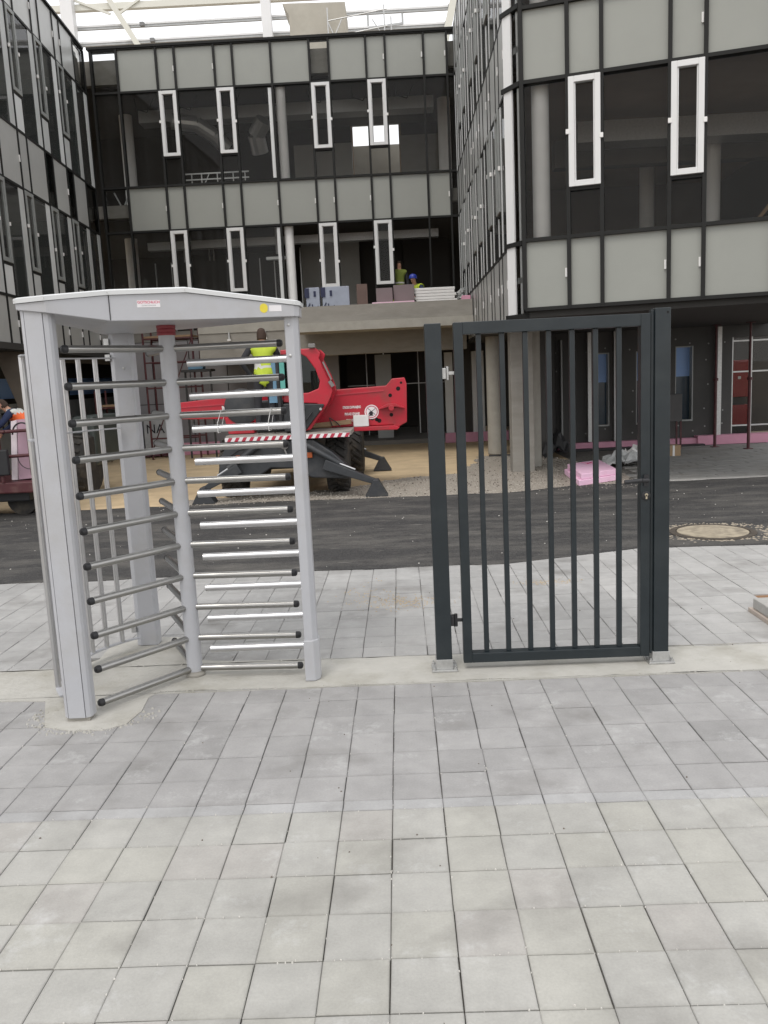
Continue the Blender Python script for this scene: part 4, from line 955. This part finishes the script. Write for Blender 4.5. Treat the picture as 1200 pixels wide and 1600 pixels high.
# scaffold frames behind the turnstile
def scaffold(x0, x1, y, h, label, rungs, seed=1):
    t = thing('scaffold_frame', ((x0+x1)/2, y, 0), label, 'scaffold frame', 'maroon scaffold frames')
    for x in (x0, x1):
        for yy in (y, y+.7): MB().tube((x, yy, 0), (x, yy, h), .024, n=10).build('upright', maroon, t, smooth=True)
    for z in rungs:
        for yy in (y, y+.7): MB().tube((x0, yy, z), (x1, yy, z), .018, n=8).build('rung', maroon, t, smooth=True)
    MB().tube((x0, y, .2), (x1, y, rungs[-1]), .014, n=8).build('brace', maroon, t, smooth=True)
    MB().box(x0, x1, y+.02, y+.68, rungs[-1]+.03, rungs[-1]+.07).build('deck', wood, t)
scaffold(-6.02, -4.85, 20.2, 3.1, 'tall maroon scaffold frame behind the rotor column of the turnstile', [.5, 1.1, 1.7, 2.3, 2.85])
scaffold(-7.0, -6.35, 19.4, 1.7, 'low maroon scaffold frame behind the rear turnstile post', [.35, .8, 1.3])
t = thing('board_stack', (-6.9, 20.9, 0), 'printed foil insulation packs stacked by the wall behind the turnstile', 'insulation packs')
for i in range(3):
    MB().box(-7.6+i*.62, -7.02+i*.62, 20.75, 21.2, .1, 1.12-.08*i).build('pack', mat('foil_pack', (.38, .39, .40), .4, 0, .2, 6), t, bevel=.015)
for i, s_ in enumerate(('NN', 'FA', 'NA')): text_mesh('lettering', s_, .32, (-7.31+i*.62, 20.745, .7), print_k, t, ext=.002)
MB().box(-7.9, -4.6, 21.2, 21.3, .0, .3).build('foam_base', pink, t)
k = MB(); k.box(-4.95, -4.6, 20.0, 20.3, 2.10, 2.28); tag(k.build('blue_crate', bluep, bevel=.01), 'small blue crate on the shelf behind the turnstile bars', 'crate')
k = MB(); k.box(-5.1, -4.4, 19.9, 20.4, 2.04, 2.095); k.bar((-5.05, 20.1, 0), (-5.05, 20.1, 2.04), .04); k.bar((-4.45, 20.1, 0), (-4.45, 20.1, 2.04), .04); k.bar((-5.05, 20.1, 1.2), (-4.45, 20.1, 1.2), .03)
tag(k.build('shelf_trestle', mat('black_steel', (.03, .03, .03), .5)), 'black steel trestle shelf carrying the blue crate', 'shelf')
k = MB(); k.box(-3.7, -2.6, 20.6, 20.7, .2, 2.4); tag(k.build('grey_tarpaulin', mat('dark_grey_sheet', (.085, .085, .09), .8, 0, .2, 3, .4, 6)), 'dark grey sheet hanging behind the worker in the yellow vest', 'sheet')
for x, l_ in ((-4.05, 'left'), (-2.95, 'right')):
    pass
# two lamps clamped under the beam
for i, (x, l_) in enumerate(((-3.83, 'left of the two small work lamps under the concrete beam'), (-3.0, 'right of the two small work lamps under the concrete beam'))):
    t = thing('work_lamp', (x, 19.5, 2.86), l_, 'work lamp', 'work lamps under the beam')
    MB().box(x-.015, x+.015, 19.50, 19.56, 2.72, 2.88).build('bracket', galv, t); MB().box(x-.04, x+.04, 19.46, 19.52, 2.69, 2.73).build('head', white_b, t)

# ================================================================ PEOPLE
def person(loc, H, heading, J, mats, label, vest=None, hair=None, helmet=None, group=None, holds=None):
    """J: joints in body frame (x right, y forward, z up, unit = height). mats: skin, top, trousers, shoes"""
    base = dict(pel=(0, 0, .52), sp=(0, 0, .62), ch=(0, .005, .735), nk=(0, 0, .825), hb=(0, .01, .865), hd=(0, .015, .915), ht=(0, .01, .965), ns=(0, .062, .905),
                sr=(.105, 0, .795), er=(.14, -.01, .63), wr=(.15, .04, .485), sl=(-.105, 0, .795), el=(-.14, -.01, .63), wl=(-.15, .04, .485),
                hr=(.052, 0, .50), kr=(.058, .01, .275), ar=(.06, -.015, .045), tr=(.065, .075, .018), hl=(-.052, 0, .50), kl=(-.058, .01, .275), al=(-.06, -.015, .045), tl=(-.065, .075, .018))
    base.update(J)
    nm = list(base); P = {k: Vector(v)*H for k, v in base.items()}
    rad = dict(pel=.080, sp=.070, ch=.080, nk=.032, hb=.036, hd=.047, ht=.036, ns=.010, sr=.040, er=.027, wr=.018, sl=.040, el=.027, wl=.018, hr=.055, kr=.036, ar=.025, tr=.020, hl=.055, kl=.036, al=.025, tl=.020)
    E = [('pel', 'sp', 1), ('sp', 'ch', 1), ('ch', 'nk', 1), ('nk', 'hb', 0), ('hb', 'hd', 0), ('hd', 'ht', 0), ('hd', 'ns', 0), ('ch', 'sr', 1), ('sr', 'er', 1), ('er', 'wr', 1), ('ch', 'sl', 1), ('sl', 'el', 1), ('el', 'wl', 1),
         ('pel', 'hr', 2), ('hr', 'kr', 2), ('kr', 'ar', 2), ('ar', 'tr', 3), ('pel', 'hl', 2), ('hl', 'kl', 2), ('kl', 'al', 2), ('al', 'tl', 3)]
    # hands: palm, four fingers, thumb
    for s_, wn, en in ((1, 'wr', 'er'), (-1, 'wl', 'el')):
        d = (P[wn]-P[en]).normalized(); side = d.cross(Vector((1, 0, 0))); side = side.normalized() if side.length > .1 else Vector((0, 1, 0))
        nrm = d.cross(side).normalized()
        q = 'R' if s_ > 0 else 'L'
        P['p'+q] = P[wn] + d*.045*H; rad['p'+q] = .019; nm.append('p'+q); E.append((wn, 'p'+q, 0))
        for i in range(4):
            o_ = (i-1.5)*.0125*H; ln = (.040, .048, .045, .034)[i]*H
            P[f'f{q}{i}'] = P['p'+q] + d*.022*H + side*o_; P[f'g{q}{i}'] = P[f'f{q}{i}'] + d*ln + nrm*.012*H
            rad[f'f{q}{i}'] = .0065; rad[f'g{q}{i}'] = .0052; nm += [f'f{q}{i}', f'g{q}{i}']; E += [('p'+q, f'f{q}{i}', 0), (f'f{q}{i}', f'g{q}{i}', 0)]
        P['t'+q] = P[wn] + d*.035*H + side*.040*H; rad['t'+q] = .0065; nm.append('t'+q); E.append((wn, 't'+q, 0))
    me = bpy.data.meshes.new('person'); me.from_pydata([P[k] for k in nm], [(nm.index(a), nm.index(b_)) for a, b_, c in E], [])
    o = bpy.data.objects.new('person', me); C.objects.link(o)
    sk = o.modifiers.new('skin', 'SKIN'); sk.use_smooth_shade = True
    for i, k in enumerate(nm):
        sv = me.skin_vertices[0].data[i]; rr = rad[k]*H
        sv.radius = (rr, rr*.72) if k in ('sp', 'ch', 'pel') else (rr, rr)
        sv.use_root = (k == 'pel')
    sb = o.modifiers.new('sub', 'SUBSURF'); sb.levels = 2; sb.render_levels = 2
    dg = bpy.context.evaluated_depsgraph_get(); me2 = bpy.data.meshes.new_from_object(o.evaluated_get(dg)); bpy.data.objects.remove(o)
    for m in mats: me2.materials.append(m)
    def near(c):
        best = 9; lab = 0; kk = None
        for a, b_, l_ in E:
            A, B = P[a], P[b_]; t_ = max(0, min(1, (c-A).dot(B-A)/(B-A).length_squared)); d_ = (c-(A+(B-A)*t_)).length/(rad[a]*(1-t_)+rad[b_]*t_)
            if d_ < best: best = d_; lab = l_; kk = (a, b_)
        return lab, kk
    torso = []; head = []
    for f in me2.polygons:
        l_, kk = near(f.center); f.material_index = l_; f.use_smooth = True
        if kk in (('pel', 'sp'), ('sp', 'ch'), ('ch', 'sr'), ('ch', 'sl'), ('ch', 'nk')) and f.center.z < P['nk'].z: torso.append(f.index)
        if kk in (('hb', 'hd'), ('hd', 'ht')) and (f.center.z > P['hd'].z+.012*H or (f.center.y < P['hd'].y-.008*H and f.center.z > P['hb'].z)): head.append(f.index)
    ob = bpy.data.objects.new('person', me2); C.objects.link(ob); ob.location = loc; ob.rotation_euler = (0, 0, heading)
    tag(ob, label, 'person', group)
    def shell(name, faces, d, ms, pick=None):
        vs = {}; V = []; Fc = []; mi = []
        for fi in faces:
            f = me2.polygons[fi]; idx = []
            for vi in f.vertices:
                if vi not in vs: vs[vi] = len(V); v = me2.vertices[vi]; V.append(v.co + v.normal*d)
                idx.append(vs[vi])
            Fc.append(idx); mi.append(pick(f.center) if pick else 0)
        m_ = bpy.data.meshes.new(name); m_.from_pydata(V, [], Fc)
        for k in ms: m_.materials.append(k)
        m_.polygons.foreach_set('material_index', mi); m_.polygons.foreach_set('use_smooth', [True]*len(mi))
        c = bpy.data.objects.new(name, m_); C.objects.link(c); c.parent = ob
        s_ = c.modifiers.new('s', 'SOLIDIFY'); s_.thickness = .008*H; s_.offset = -1
    if vest:
        def pk(c):
            z = c.z/H
            return 1 if (.60 < z < .635) else 0
        shell('safety_vest', torso, .012*H, [vest, reflm], pk)
    if hair: shell('hair', head, .010*H, [hair])
    if helmet:
        c = P['hd'] + Vector((0, 0, .012*H)); b = MB(); prof = [(.074*H, -.004*H), (.062*H, 0), (.062*H, .02*H), (.055*H, .045*H), (.035*H, .062*H), (.01*H, .068*H)]
        b.lathe(c, (0, 0, 1), prof, 18); hm = b.build('helmet', helmet, None, smooth=True); hm.parent = ob
    return ob
person((-1.98, 12.50, .965), 1.60, math.radians(8), dict(el=(-.20, -.03, .66), wl=(-.12, .03, .545), er=(.15, .07, .66), wr=(.13, .20, .60), kl=(-.075, .02, .275), al=(-.08, -.01, .045), tl=(-.085, .075, .018)),
       [skin_m, cloth_d, cloth_d, blackp], 'worker in a yellow hi-vis vest with his back turned, standing on the red machine', vest=hiviz, hair=hair_m)
person((-5.36, 12.22, .52), 1.55, math.radians(100), dict(pel=(0, -.03, .40), sp=(0, .04, .48), ch=(0, .13, .565), nk=(0, .20, .63), hb=(0, .23, .66), hd=(0, .26, .69), ht=(0, .28, .73), ns=(0, .315, .665), sr=(.10, .16, .62), sl=(-.10, .16, .62), er=(.13, .22, .48), wr=(.10, .32, .42), el=(-.14, .25, .50), wl=(-.10, .34, .45),
       hr=(.055, -.02, .37), kr=(.07, .14, .22), ar=(.065, .02, .04), tr=(.07, .10, .02), hl=(-.055, -.02, .37), kl=(-.07, .14, .22), al=(-.065, .02, .04), tl=(-.07, .10, .02)),
       [skin_m, cloth_n, cloth_n, blackp], 'bending worker in an orange hi-vis vest at the left edge', vest=hivo, hair=hair_m)
KN = dict(pel=(0, -.05, .22), sp=(0, .0, .30), ch=(0, .07, .40), nk=(0, .12, .475), hb=(0, .14, .51), hd=(0, .16, .555), ht=(0, .16, .60), ns=(0, .215, .54), sr=(.105, .08, .45), sl=(-.105, .08, .45), er=(.14, .16, .32), wr=(.1, .28, .27), el=(-.14, .16, .32), wl=(-.1, .28, .27),
          hr=(.055, -.03, .20), kr=(.07, .17, .05), ar=(.065, -.06, .035), tr=(.065, -.13, .02), hl=(-.055, -.03, .20), kl=(-.07, .17, .05), al=(-.065, -.06, .035), tl=(-.065, -.13, .02))
person((.55, 20.5, 3.11), 1.5, math.radians(150), KN,
       [skin_m, cloth_n, cloth_n, blackp], 'kneeling worker with a blue helmet behind the white board stack', vest=hiviz, helmet=helm_b)
person((.02, 20.9, 3.11), 1.3, math.radians(250), KN,
       [skin_m, cloth_n, cloth_n, blackp], 'kneeling bareheaded worker in a lime vest on the terrace by the cartons', vest=hiviz, hair=hair_m)
person((.12, 21.8, 3.11), 1.5, math.radians(190), {}, [skin_m, cloth_d, cloth_d, blackp], 'standing worker in a dull vest in the shadow beside the right casement', vest=mat('dull_vest', (.18, .22, .04), .8), hair=hair_m)
person((-.40, 23.2, .10), 1.86, math.radians(180), dict(wr=(.05, .08, .60), wl=(-.05, .09, .59)), [skin_m, cloth_d, cloth_d, blackp], 'worker in a red vest inside the dark ground floor bay', vest=mat('dull_red_vest', (.55, .09, .06), .7), hair=hair_m)

# ================================================================ ROTATING TELEHANDLER
MZ = thing('telehandler', (-1.85, 13.6, 0), 'red rotating telehandler with its boom held level and stabilisers spread', 'telehandler')
def wheel(x, y, r_=.47, w_=.36, tl=None):
    wt = MB(); n = 36; prof = [(r_*.55, -w_/2), (r_*.9, -w_/2), (r_, -w_*.36), (r_, w_*.36), (r_*.9, w_/2), (r_*.55, w_/2)]
    wt.lathe((x, y, r_), (1, 0, 0), prof, n)
    for i in range(22):
        a = 2*PI*i/22
        for sd, of in ((-1, 0), (1, PI/22)):
            c = Vector((x+sd*w_*.22, y+math.cos(a+of)*(r_+.008), r_+math.sin(a+of)*(r_+.008))); tdir = Vector((.75*sd, -math.sin(a+of)*.6, math.cos(a+of)*.6)).normalized()
            rad_ = Vector((0, math.cos(a+of), math.sin(a+of)))
            wt.bar(c-tdir*.09, c+tdir*.09, .045, .035, upv=rad_)
    wo = wt.build('wheel', tyre_m, MZ)
    MB().lathe((x, y, r_), (1, 0, 0), [(r_*.54, -w_*.42), (r_*.3, -w_*.3), (r_*.12, -w_*.46), (r_*.12, w_*.46), (r_*.3, w_*.3), (r_*.54, w_*.42)], 24).build('rim', mat('rim_grey', (.2, .19, .18), .6), wo, smooth=True)
for x, y in ((-2.62, 13.08), (-1.00, 13.08)): wheel(x, y, .43, .34)
for x, y in ((-2.62, 15.3), (-.88, 15.3)): wheel(x, y, .46)
b = MB(); b.box(-2.35, -1.3, 12.7, 16.1, .42, .88); b.box(-2.75, -.88, 13.0, 13.16, .38, .50); b.box(-2.75, -.88, 15.22, 15.38, .40, .52); b.build('chassis', dkg, MZ, bevel=.02)
# front stabiliser housing plate
b = MB(); b.prismY([(-2.58, .86), (-1.30, .86), (-1.02, .66), (-.80, .44), (-.66, .30), (-.84, .26), (-1.35, .30), (-1.60, .45), (-1.95, .47), (-2.15, .34), (-2.55, .32), (-2.74, .40), (-2.70, .60)], 12.35, 12.60)
b.build('stabiliser_housing', dkg, MZ, bevel=.02)
b = MB(); b.prismY([(-2.55, .84), (-.95, .84), (-.75, .5), (-1.0, .32), (-2.5, .32), (-2.75, .5)], 15.95, 16.2); b.build('stabiliser_housing', dkg, MZ, bevel=.02)
b = MB(); b.lathe((-1.72, 12.34, .80), (0, -1, 0), [(.06, -.0), (.06, .05), (.035, .06), (.035, .02)], 16); b.bar((-1.72, 12.3, .74), (-1.68, 12.3, .62), .02); b.build('tow_eye', MATS['rim_grey'], MZ)
def stab(xh, zh, xf, y, sgn):
    a = MB(); zf = .20
    d = Vector((xf-xh, 0, zf-(zh-.32)))
    p0 = Vector((xh, y, zh-.32)); p1 = Vector((xf, y, zf)); nn = Vector((-d.z, 0, d.x)).normalized()*(1 if sgn > 0 else -1)
    pts = [p0+nn*.075, p1+nn*.04, p1-nn*.035, p0-nn*.08]
    a.prismY([(q.x, q.z) for q in pts], y-.07, y+.07); so_ = a.build('stabiliser_arm', dkg, MZ, bevel=.01)
    c0 = Vector((xh-sgn*.30, y-.02, zh)); c1 = Vector((xh+(xf-xh)*.30, y-.02, zh+(zf-zh)*.52)); c2 = Vector((xh+(xf-xh)*.60, y-.02, zf+.20))
    c = MB(); c.tube(c0, c1, .045, n=14); cy_ = c.build('cylinder', dkg, so_, smooth=True)
    MB().tube(c1, c2, .018, n=12).build('piston_rod', alu, so_, smooth=True)
    f = MB(); f.prismY([(xf-.035, zf+.04), (xf+.035, zf+.04), (xf+.17, .0), (xf-.17, .0)], y-.13, y+.13); f.build('foot_pad', MATS['rim_grey'] if False else dkg, so_, bevel=.005)
stab(-1.15, .82, -.40, 12.30, 1); stab(-2.40, .82, -2.95, 12.30, -1); stab(-1.1, .80, -.38, 15.7, 1); stab(-2.40, .80, -3.15, 15.7, -1)
# turret deck with striped skirt
deck = [(-2.60, 12.42), (-2.45, 12.32), (-.85, 12.32), (-.74, 12.42), (-.74, 14.3), (-2.5, 14.3), (-2.6, 14.2)]
MB().prism(deck, .90, .962).build('turret_deck', mat('dusty_deck', (.30, .28, .25), .8, 0, .15, 6), MZ)
b = MB(); n = 44; L0 = -2.58
b.box(-2.59, -.76, 12.300, 12.318, .885, .945)
for i in range(17):
    x = -2.56 + i*.108; b.add([(x, 12.297, .886), (x+.052, 12.297, .886), (x+.085, 12.297, .944), (x+.033, 12.297, .944)], [(0, 1, 2, 3)], 1)
sk_ = b.build('striped_skirt', [text_w, mat('stripe_red', (.45, .03, .06), .5)], MZ); sk_['label'] = 'red and white hazard striping along the deck edge'
MB().tube((-1.85, 13.8, .86), (-1.85, 13.8, .90), .5, n=30).build('slew_ring', dkg, MZ)
# engine cover and cab
b = MB(); b.prismY([(-1.72, .965), (-1.40, .965), (-1.18, 1.30), (-1.16, 1.45), (-1.72, 1.42)], 12.52, 13.2); b.build('cab_base', mat('black_cover', (.02, .022, .024), .45, 0, .2, 8, .5, 12), MZ, bevel=.03)
cab = MB(); outer = [(-1.72, 2.18), (-1.20, 2.185), (-1.13, 2.11), (-1.16, 2.03), (-1.06, 1.80), (-.995, 1.62), (-.985, 1.54), (-1.06, 1.38), (-1.34, 1.00), (-1.44, .98), (-1.22, 1.38), (-1.72, 1.42), (-1.72, 1.53), (-1.34, 1.545), (-1.19, 1.60), (-1.165, 1.70), (-1.22, 1.88), (-1.34, 2.06), (-1.42, 2.11), (-1.72, 2.11)]
for yy in (12.50, 13.30): cab.prismY(outer, yy, yy+.06)
cab.box(-1.72, -1.20, 12.561, 13.299, 2.12, 2.18); cab.box(-1.70, -1.06, 12.561, 13.299, 1.44, 1.52); cab.bar((-1.06, 12.561, 1.70), (-1.06, 13.299, 1.70), .06)
cab.build('cab', red_m, MZ, bevel=.012)
MB().prismY([(-1.72, 1.53), (-1.34, 1.545), (-1.19, 1.60), (-1.165, 1.70), (-1.22, 1.88), (-1.34, 2.06), (-1.42, 2.11), (-1.72, 2.11)], 12.525, 12.535).build('side_window', glass('green_glass', (.25, .33, .29), .8), MZ)
MB().box(-1.60, -1.30, 12.75, 13.05, 1.52, 1.95).build('seat', blackp, MZ, bevel=.05)
k = MB(); k.bar((-1.10, 12.47, 1.98), (-.99, 12.47, 1.72), .05, .02); k.bar((-1.02, 12.47, 1.70), (-.97, 12.47, 1.62), .06, .05); k.build('mirror', MATS['rim_grey'], MZ)
b = MB(); b.box(-1.79, -1.74, 12.44, 12.50, 1.10, 2.12); b.box(-1.75, -1.73, 12.44, 12.50, 1.10, 2.12); b.build('door_frame', blackp, MZ)
MB().box(-1.735, -1.665, 12.40, 12.43, 1.52, 2.07).build('door_panel', teal, MZ)
MB().box(-1.92, -1.80, 12.46, 12.49, 1.42, 2.05).build('door_panel', bluep, MZ)
b = MB(); b.prismY([(-2.5, 1.62), (-2.38, 1.62), (-2.22, .97), (-2.62, .97), (-2.66, 1.2), (-2.52, 1.3)], 12.75, 13.0); b.build('counterweight', red_m, MZ, bevel=.01)
b = MB(); b.lathe((-2.38, 12.76, 1.38), (0, -1, 0), [(.26, 0), (.27, .03), (.22, .05), (.05, .06)], 28); b.build('fuel_cover', dkg, MZ, smooth=True)
MB().box(-2.2, -1.75, 12.9, 13.2, .965, 1.45).build('engine_cover', dkg, MZ, bevel=.03)
b = MB(); b.prismY([(-1.72, 1.40), (-1.22, 1.375), (-1.115, 1.37), (-1.13, 1.33), (-1.40, 1.00), (-1.72, .985)], 12.44, 12.499); b.build('side_cover', MATS['black_cover'], MZ, bevel=.012)
k = MB(); k.lathe((-1.17, 12.44, 1.30), (0, -1, 0), [(.02, 0), (.02, .02)], 10); k.build('latch', galv, MZ)
# boom
BY0, BY1 = 13.4, 13.9
b = MB(); b.prismY([(-1.60, .965), (-1.52, 1.55), (-1.17, 1.550), (-.21, 1.582), (-.115, 1.688), (.088, 1.698), (.118, 1.60), (.098, 1.0), (-.04, .93), (-.10, .93), (-.12, .965)], BY0, BY1)
boom = b.build('boom', red_m, MZ, bevel=.012)
b = MB(); b.prismY([(-1.60, .90), (-.06, .895), (-.02, .93), (-.10, .962), (-1.60, .960)], BY0-.14, BY1); b.build('lower_flange', red_m, boom, bevel=.008)
b = MB(); b.prismY([(-1.5, 1.46), (-.25, 1.52), (-.25, 1.50), (-1.5, 1.44)], BY0-.012, BY0-.002); b.build('seam', mat('boom_seam', (.50, .04, .06), .4), boom); b = MB(); b.prismY([(-3.5, 1.40), (-2.5, 1.43), (-2.5, 1.41), (-3.5, 1.38)], BY0-.012, BY0-.002); b.build('seam', mat('boom_seam', (.50, .04, .06), .4), boom)
b = MB(); b.prismY([(-3.60, 1.46), (-2.84, 1.515), (-1.62, 1.55), (-1.62, 1.0), (-2.72, 1.0), (-2.80, 1.175), (-3.60, 1.21)], BY0, BY1-.1); b.build('boom_tail', red_m, boom, bevel=.01)
for x, z, r_ in ((-.15, 1.43, .030), (-.02, 1.53, .034), (-.145, 1.125, .03), (-.34, 1.04, .034), (.03, 1.62, .02), (-.09, 1.25, .02)): MB().lathe((x, BY0-.001, z), (0, -1, 0), [(r_, 0), (r_, .002)], 14).build('bolt_hole', hole_m, boom)
for x, z in ((-.45, 1.08), (-.38, 1.06)): MB().lathe((x, BY0-.001, z), (0, -1, 0), [(.03, 0), (.03, .002)], 12).build('bolt_hole', hole_m, boom)
b = MB(); b.prismY([(-.34, 1.235), (-.20, 1.30), (-.08, 1.30), (.07, 1.235), (.07, 1.215), (-.05, 1.25), (-.2, 1.25), (-.34, 1.215)], BY0-.10, BY0-.003); b.tube((-.14, BY0-.13, 1.235), (-.14, BY0, 1.235), .045, n=16); b.build('pivot_lug', red_m, boom, bevel=.006)
for i, (s_, z) in enumerate((('STROGO ZABRANJENO', 1.270), ('PROLAZ I STAJANJE', 1.165), ('ISPOD OTERETA', 1.065))):
    text_mesh('lettering', s_, .052, (-.765, BY0-.004, z), text_w, boom, ext=.001, bold=.0022, xs=.52)
text_mesh('lettering', 'M', .13, (-2.78, BY0-.004, 1.33), text_w, boom, ext=.001, bold=.006)
sg = MB(); sg.lathe((-.455, BY0-.002, 1.185), (0, -1, 0), [(.112, 0), (.112, .003)], 32); sgo = sg.build('warning_sign', text_w, boom)
k = MB(); 
for i in range(28):
    a0, a1 = 2*PI*i/28, 2*PI*(i+1)/28; c = (-.455, 1.185)
    k.add([(c[0]+r_*math.cos(a), BY0-.0065, c[1]+r_*math.sin(a)) for r_, a in ((.083, a0), (.096, a0), (.096, a1), (.083, a1))], [(0, 1, 2, 3)])
k.build('ring', mat('sign_pink', (.55, .12, .16), .5), sgo)
k = MB(); k.bar((-.51, BY0-.007, 1.24), (-.40, BY0-.007, 1.14), .003, .008); k.bar((-.51, BY0-.007, 1.15), (-.395, BY0-.007, 1.235), .003, .008); k.lathe((-.465, BY0-.006, 1.165), (0, -1, 0), [(.032, 0), (.032, .002)], 12); k.box(-.50, -.43, BY0-.008, BY0-.006, 1.125, 1.14); k.build('pictogram', print_k, sgo)
for pts in ([(-1.55, 12.33, .80), (-1.35, 12.30, .74), (-1.20, 12.30, .70), (-1.05, 12.31, .62)], [(-2.2, 12.33, .80), (-2.4, 12.30, .76), (-2.55, 12.31, .66)], [(-1.5, 12.43, 1.05), (-1.38, 12.40, 1.16), (-1.30, 12.42, 1.26)], [(-1.62, 12.43, 1.02), (-1.55, 12.39, 1.20), (-1.40, 12.42, 1.32)]):
    MB().path(pts, .011, 8).build('hydraulic_hose', blackp, MZ, smooth=True)
k = MB(); k.box(-1.30, -1.20, 12.44, 12.52, 2.19, 2.25); k.build('work_light', MATS['rim_grey'], MZ, bevel=.008)
k = MB(); k.box(-2.45, -2.30, 12.29, 12.349, .60, .68); k.box(-1.42, -1.32, 12.29, 12.349, .60, .68); k.build('marker_lamp', mat('amber_lens', (.35, .08, .02), .3), MZ, bevel=.006)
tag(MB().box(-.745, -.505, 13.27, 13.36, .968, 1.145).build('white_box', white_b, bevel=.006, seg=2), 'small white box standing on the red boom ledge', 'box')
k = MB(); k.bar((-1.45, 13.31, 1.01), (-.78, 13.31, 1.05), .05, .07); k.bar((-1.5, 13.33, .99), (-1.1, 13.33, .995), .05, .04); tag(k.build('timber_offcut', wood, bevel=.005), 'weathered timber offcut lying on the red boom ledge', 'timber')
k = MB(); k.path([(-1.08, 13.27, 1.0), (-1.12, 13.27, 1.13), (-1.02, 13.27, 1.06), (-.95, 13.27, .985)], .008, 6); tag(k.build('steel_wire', blackp), 'bent dark wire hooked over the timber offcut', 'wire')

# ================================================================ ACCESS PLATFORM AT LEFT
AP = thing('access_platform', (-5.9, 11.9, 0), 'maroon work platform basket with rails at the left edge', 'platform')
MB().box(-6.6, -5.12, 11.5, 12.6, .36, .52).build('floor_pan', maroon, AP, bevel=.02)
MB().box(-5.11, -5.02, 11.7, 12.3, .36, .68).build('toe_box', maroon, AP, bevel=.02)
for pts in ([(-6.6, 11.5, 1.20), (-5.45, 11.5, 1.22), (-5.15, 11.7, 1.22), (-5.05, 12.3, 1.22)], [(-6.6, 11.5, .84), (-5.15, 11.6, .88)], [(-5.55, 11.5, .52), (-5.55, 11.5, 1.21)], [(-5.18, 11.62, .60), (-5.18, 11.62, 1.22)], [(-5.06, 12.25, .6), (-5.06, 12.25, 1.22)], [(-6.2, 11.5, .52), (-6.2, 11.5, 1.2)]):
    MB().path(pts, .024, 10).build('rail', maroon, AP, smooth=True)
k = MB(); 
for i in range(14):
    a0, a1 = PI*i/14, PI*(i+1)/14; k.tube((-5.25+.14*math.cos(a0), 11.6, 1.17+.16*math.sin(a0)), (-5.25+.14*math.cos(a1), 11.6, 1.17+.16*math.sin(a1)), .012, n=6)
k.build('hose', blackp, AP); k = MB()
for i in range(14):
    a0, a1 = PI+PI*i/14, PI+PI*(i+1)/14; k.tube((-5.17+.16*math.cos(a0), 11.55, .86+.17*math.sin(a0)), (-5.17+.16*math.cos(a1), 11.55, .86+.17*math.sin(a1)), .006, n=6)
k.build('hose', blackp, AP)
MB().box(-5.60, -5.42, 11.42, 11.5, .62, .98).build('control_box', blackp, AP, bevel=.02)
for x in (-6.3, -5.5): MB().lathe((x, 12.0, .22), (0, 1, 0), [(.22, -.1), (.22, .1)], 20).build('wheel', tyre_m, AP)
MB().box(-6.5, -5.3, 11.7, 12.2, .22, .36).build('undercarriage', blackp, AP, bevel=.02)
t = thing('foam_board', (-5.2, 11.8, .53), 'upright pale pink foam boards leaning inside the work platform', 'foam boards')
b = MB(); b.prismY([(-5.52, .53), (-5.44, .53), (-5.36, 1.37), (-5.44, 1.35)], 11.70, 11.95); b.build('board', mat('white_foam_edge', (.75, .66, .69), .7), t)
b = MB(); b.prismY([(-5.43, .53), (-5.14, .55), (-5.13, 1.39), (-5.355, 1.37)], 11.72, 12.0); b.build('board', mat('mauve_foam', (.50, .33, .40), .7, 0, .06, 3), t)
# second machine behind the turnstile post
t = thing('compressor_trailer', (-5.4, 14.0, 0), 'dark wheeled site machine behind the front turnstile post', 'site machine')
wt = MB(); wt.lathe((-5.35, 14.0, .5), (1, 0, 0), [(.30, -.17), (.46, -.17), (.5, -.12), (.5, .12), (.46, .17), (.30, .17)], 32)
for i in range(20):
    a = 2*PI*i/20; wt.bar((-5.46, 14+math.cos(a)*.505, .5+math.sin(a)*.505), (-5.24, 14+math.cos(a+.12)*.505, .5+math.sin(a+.12)*.505), .05, .04, upv=(0, math.cos(a), math.sin(a)))
wo = wt.build('wheel', tyre_m, t); MB().lathe((-5.35, 14.0, .5), (1, 0, 0), [(.29, -.12), (.1, -.05), (.1, .05), (.29, .12)], 20).build('rim', MATS['rim_grey'], wo)
MB().box(-5.55, -5.15, 14.1, 15.4, .45, 1.30).build('body', mat('dark_green_paint', (.045, .055, .05), .5, 0, .2, 5), t, bevel=.06)
k = MB(); k.tube((-5.75, 13.8, .35), (-5.75, 13.8, 1.35), .04, n=10); k.tube((-5.75, 13.8, .6), (-5.6, 13.8, .35), .03, n=8); k.build('outrigger_post', maroon, t)
MB().box(-6.0, -5.5, 13.6, 14.1, .0, .40).build('engine_block', mat('oily_metal', (.08, .075, .07), .6, 0, .4, 10), t, bevel=.03)
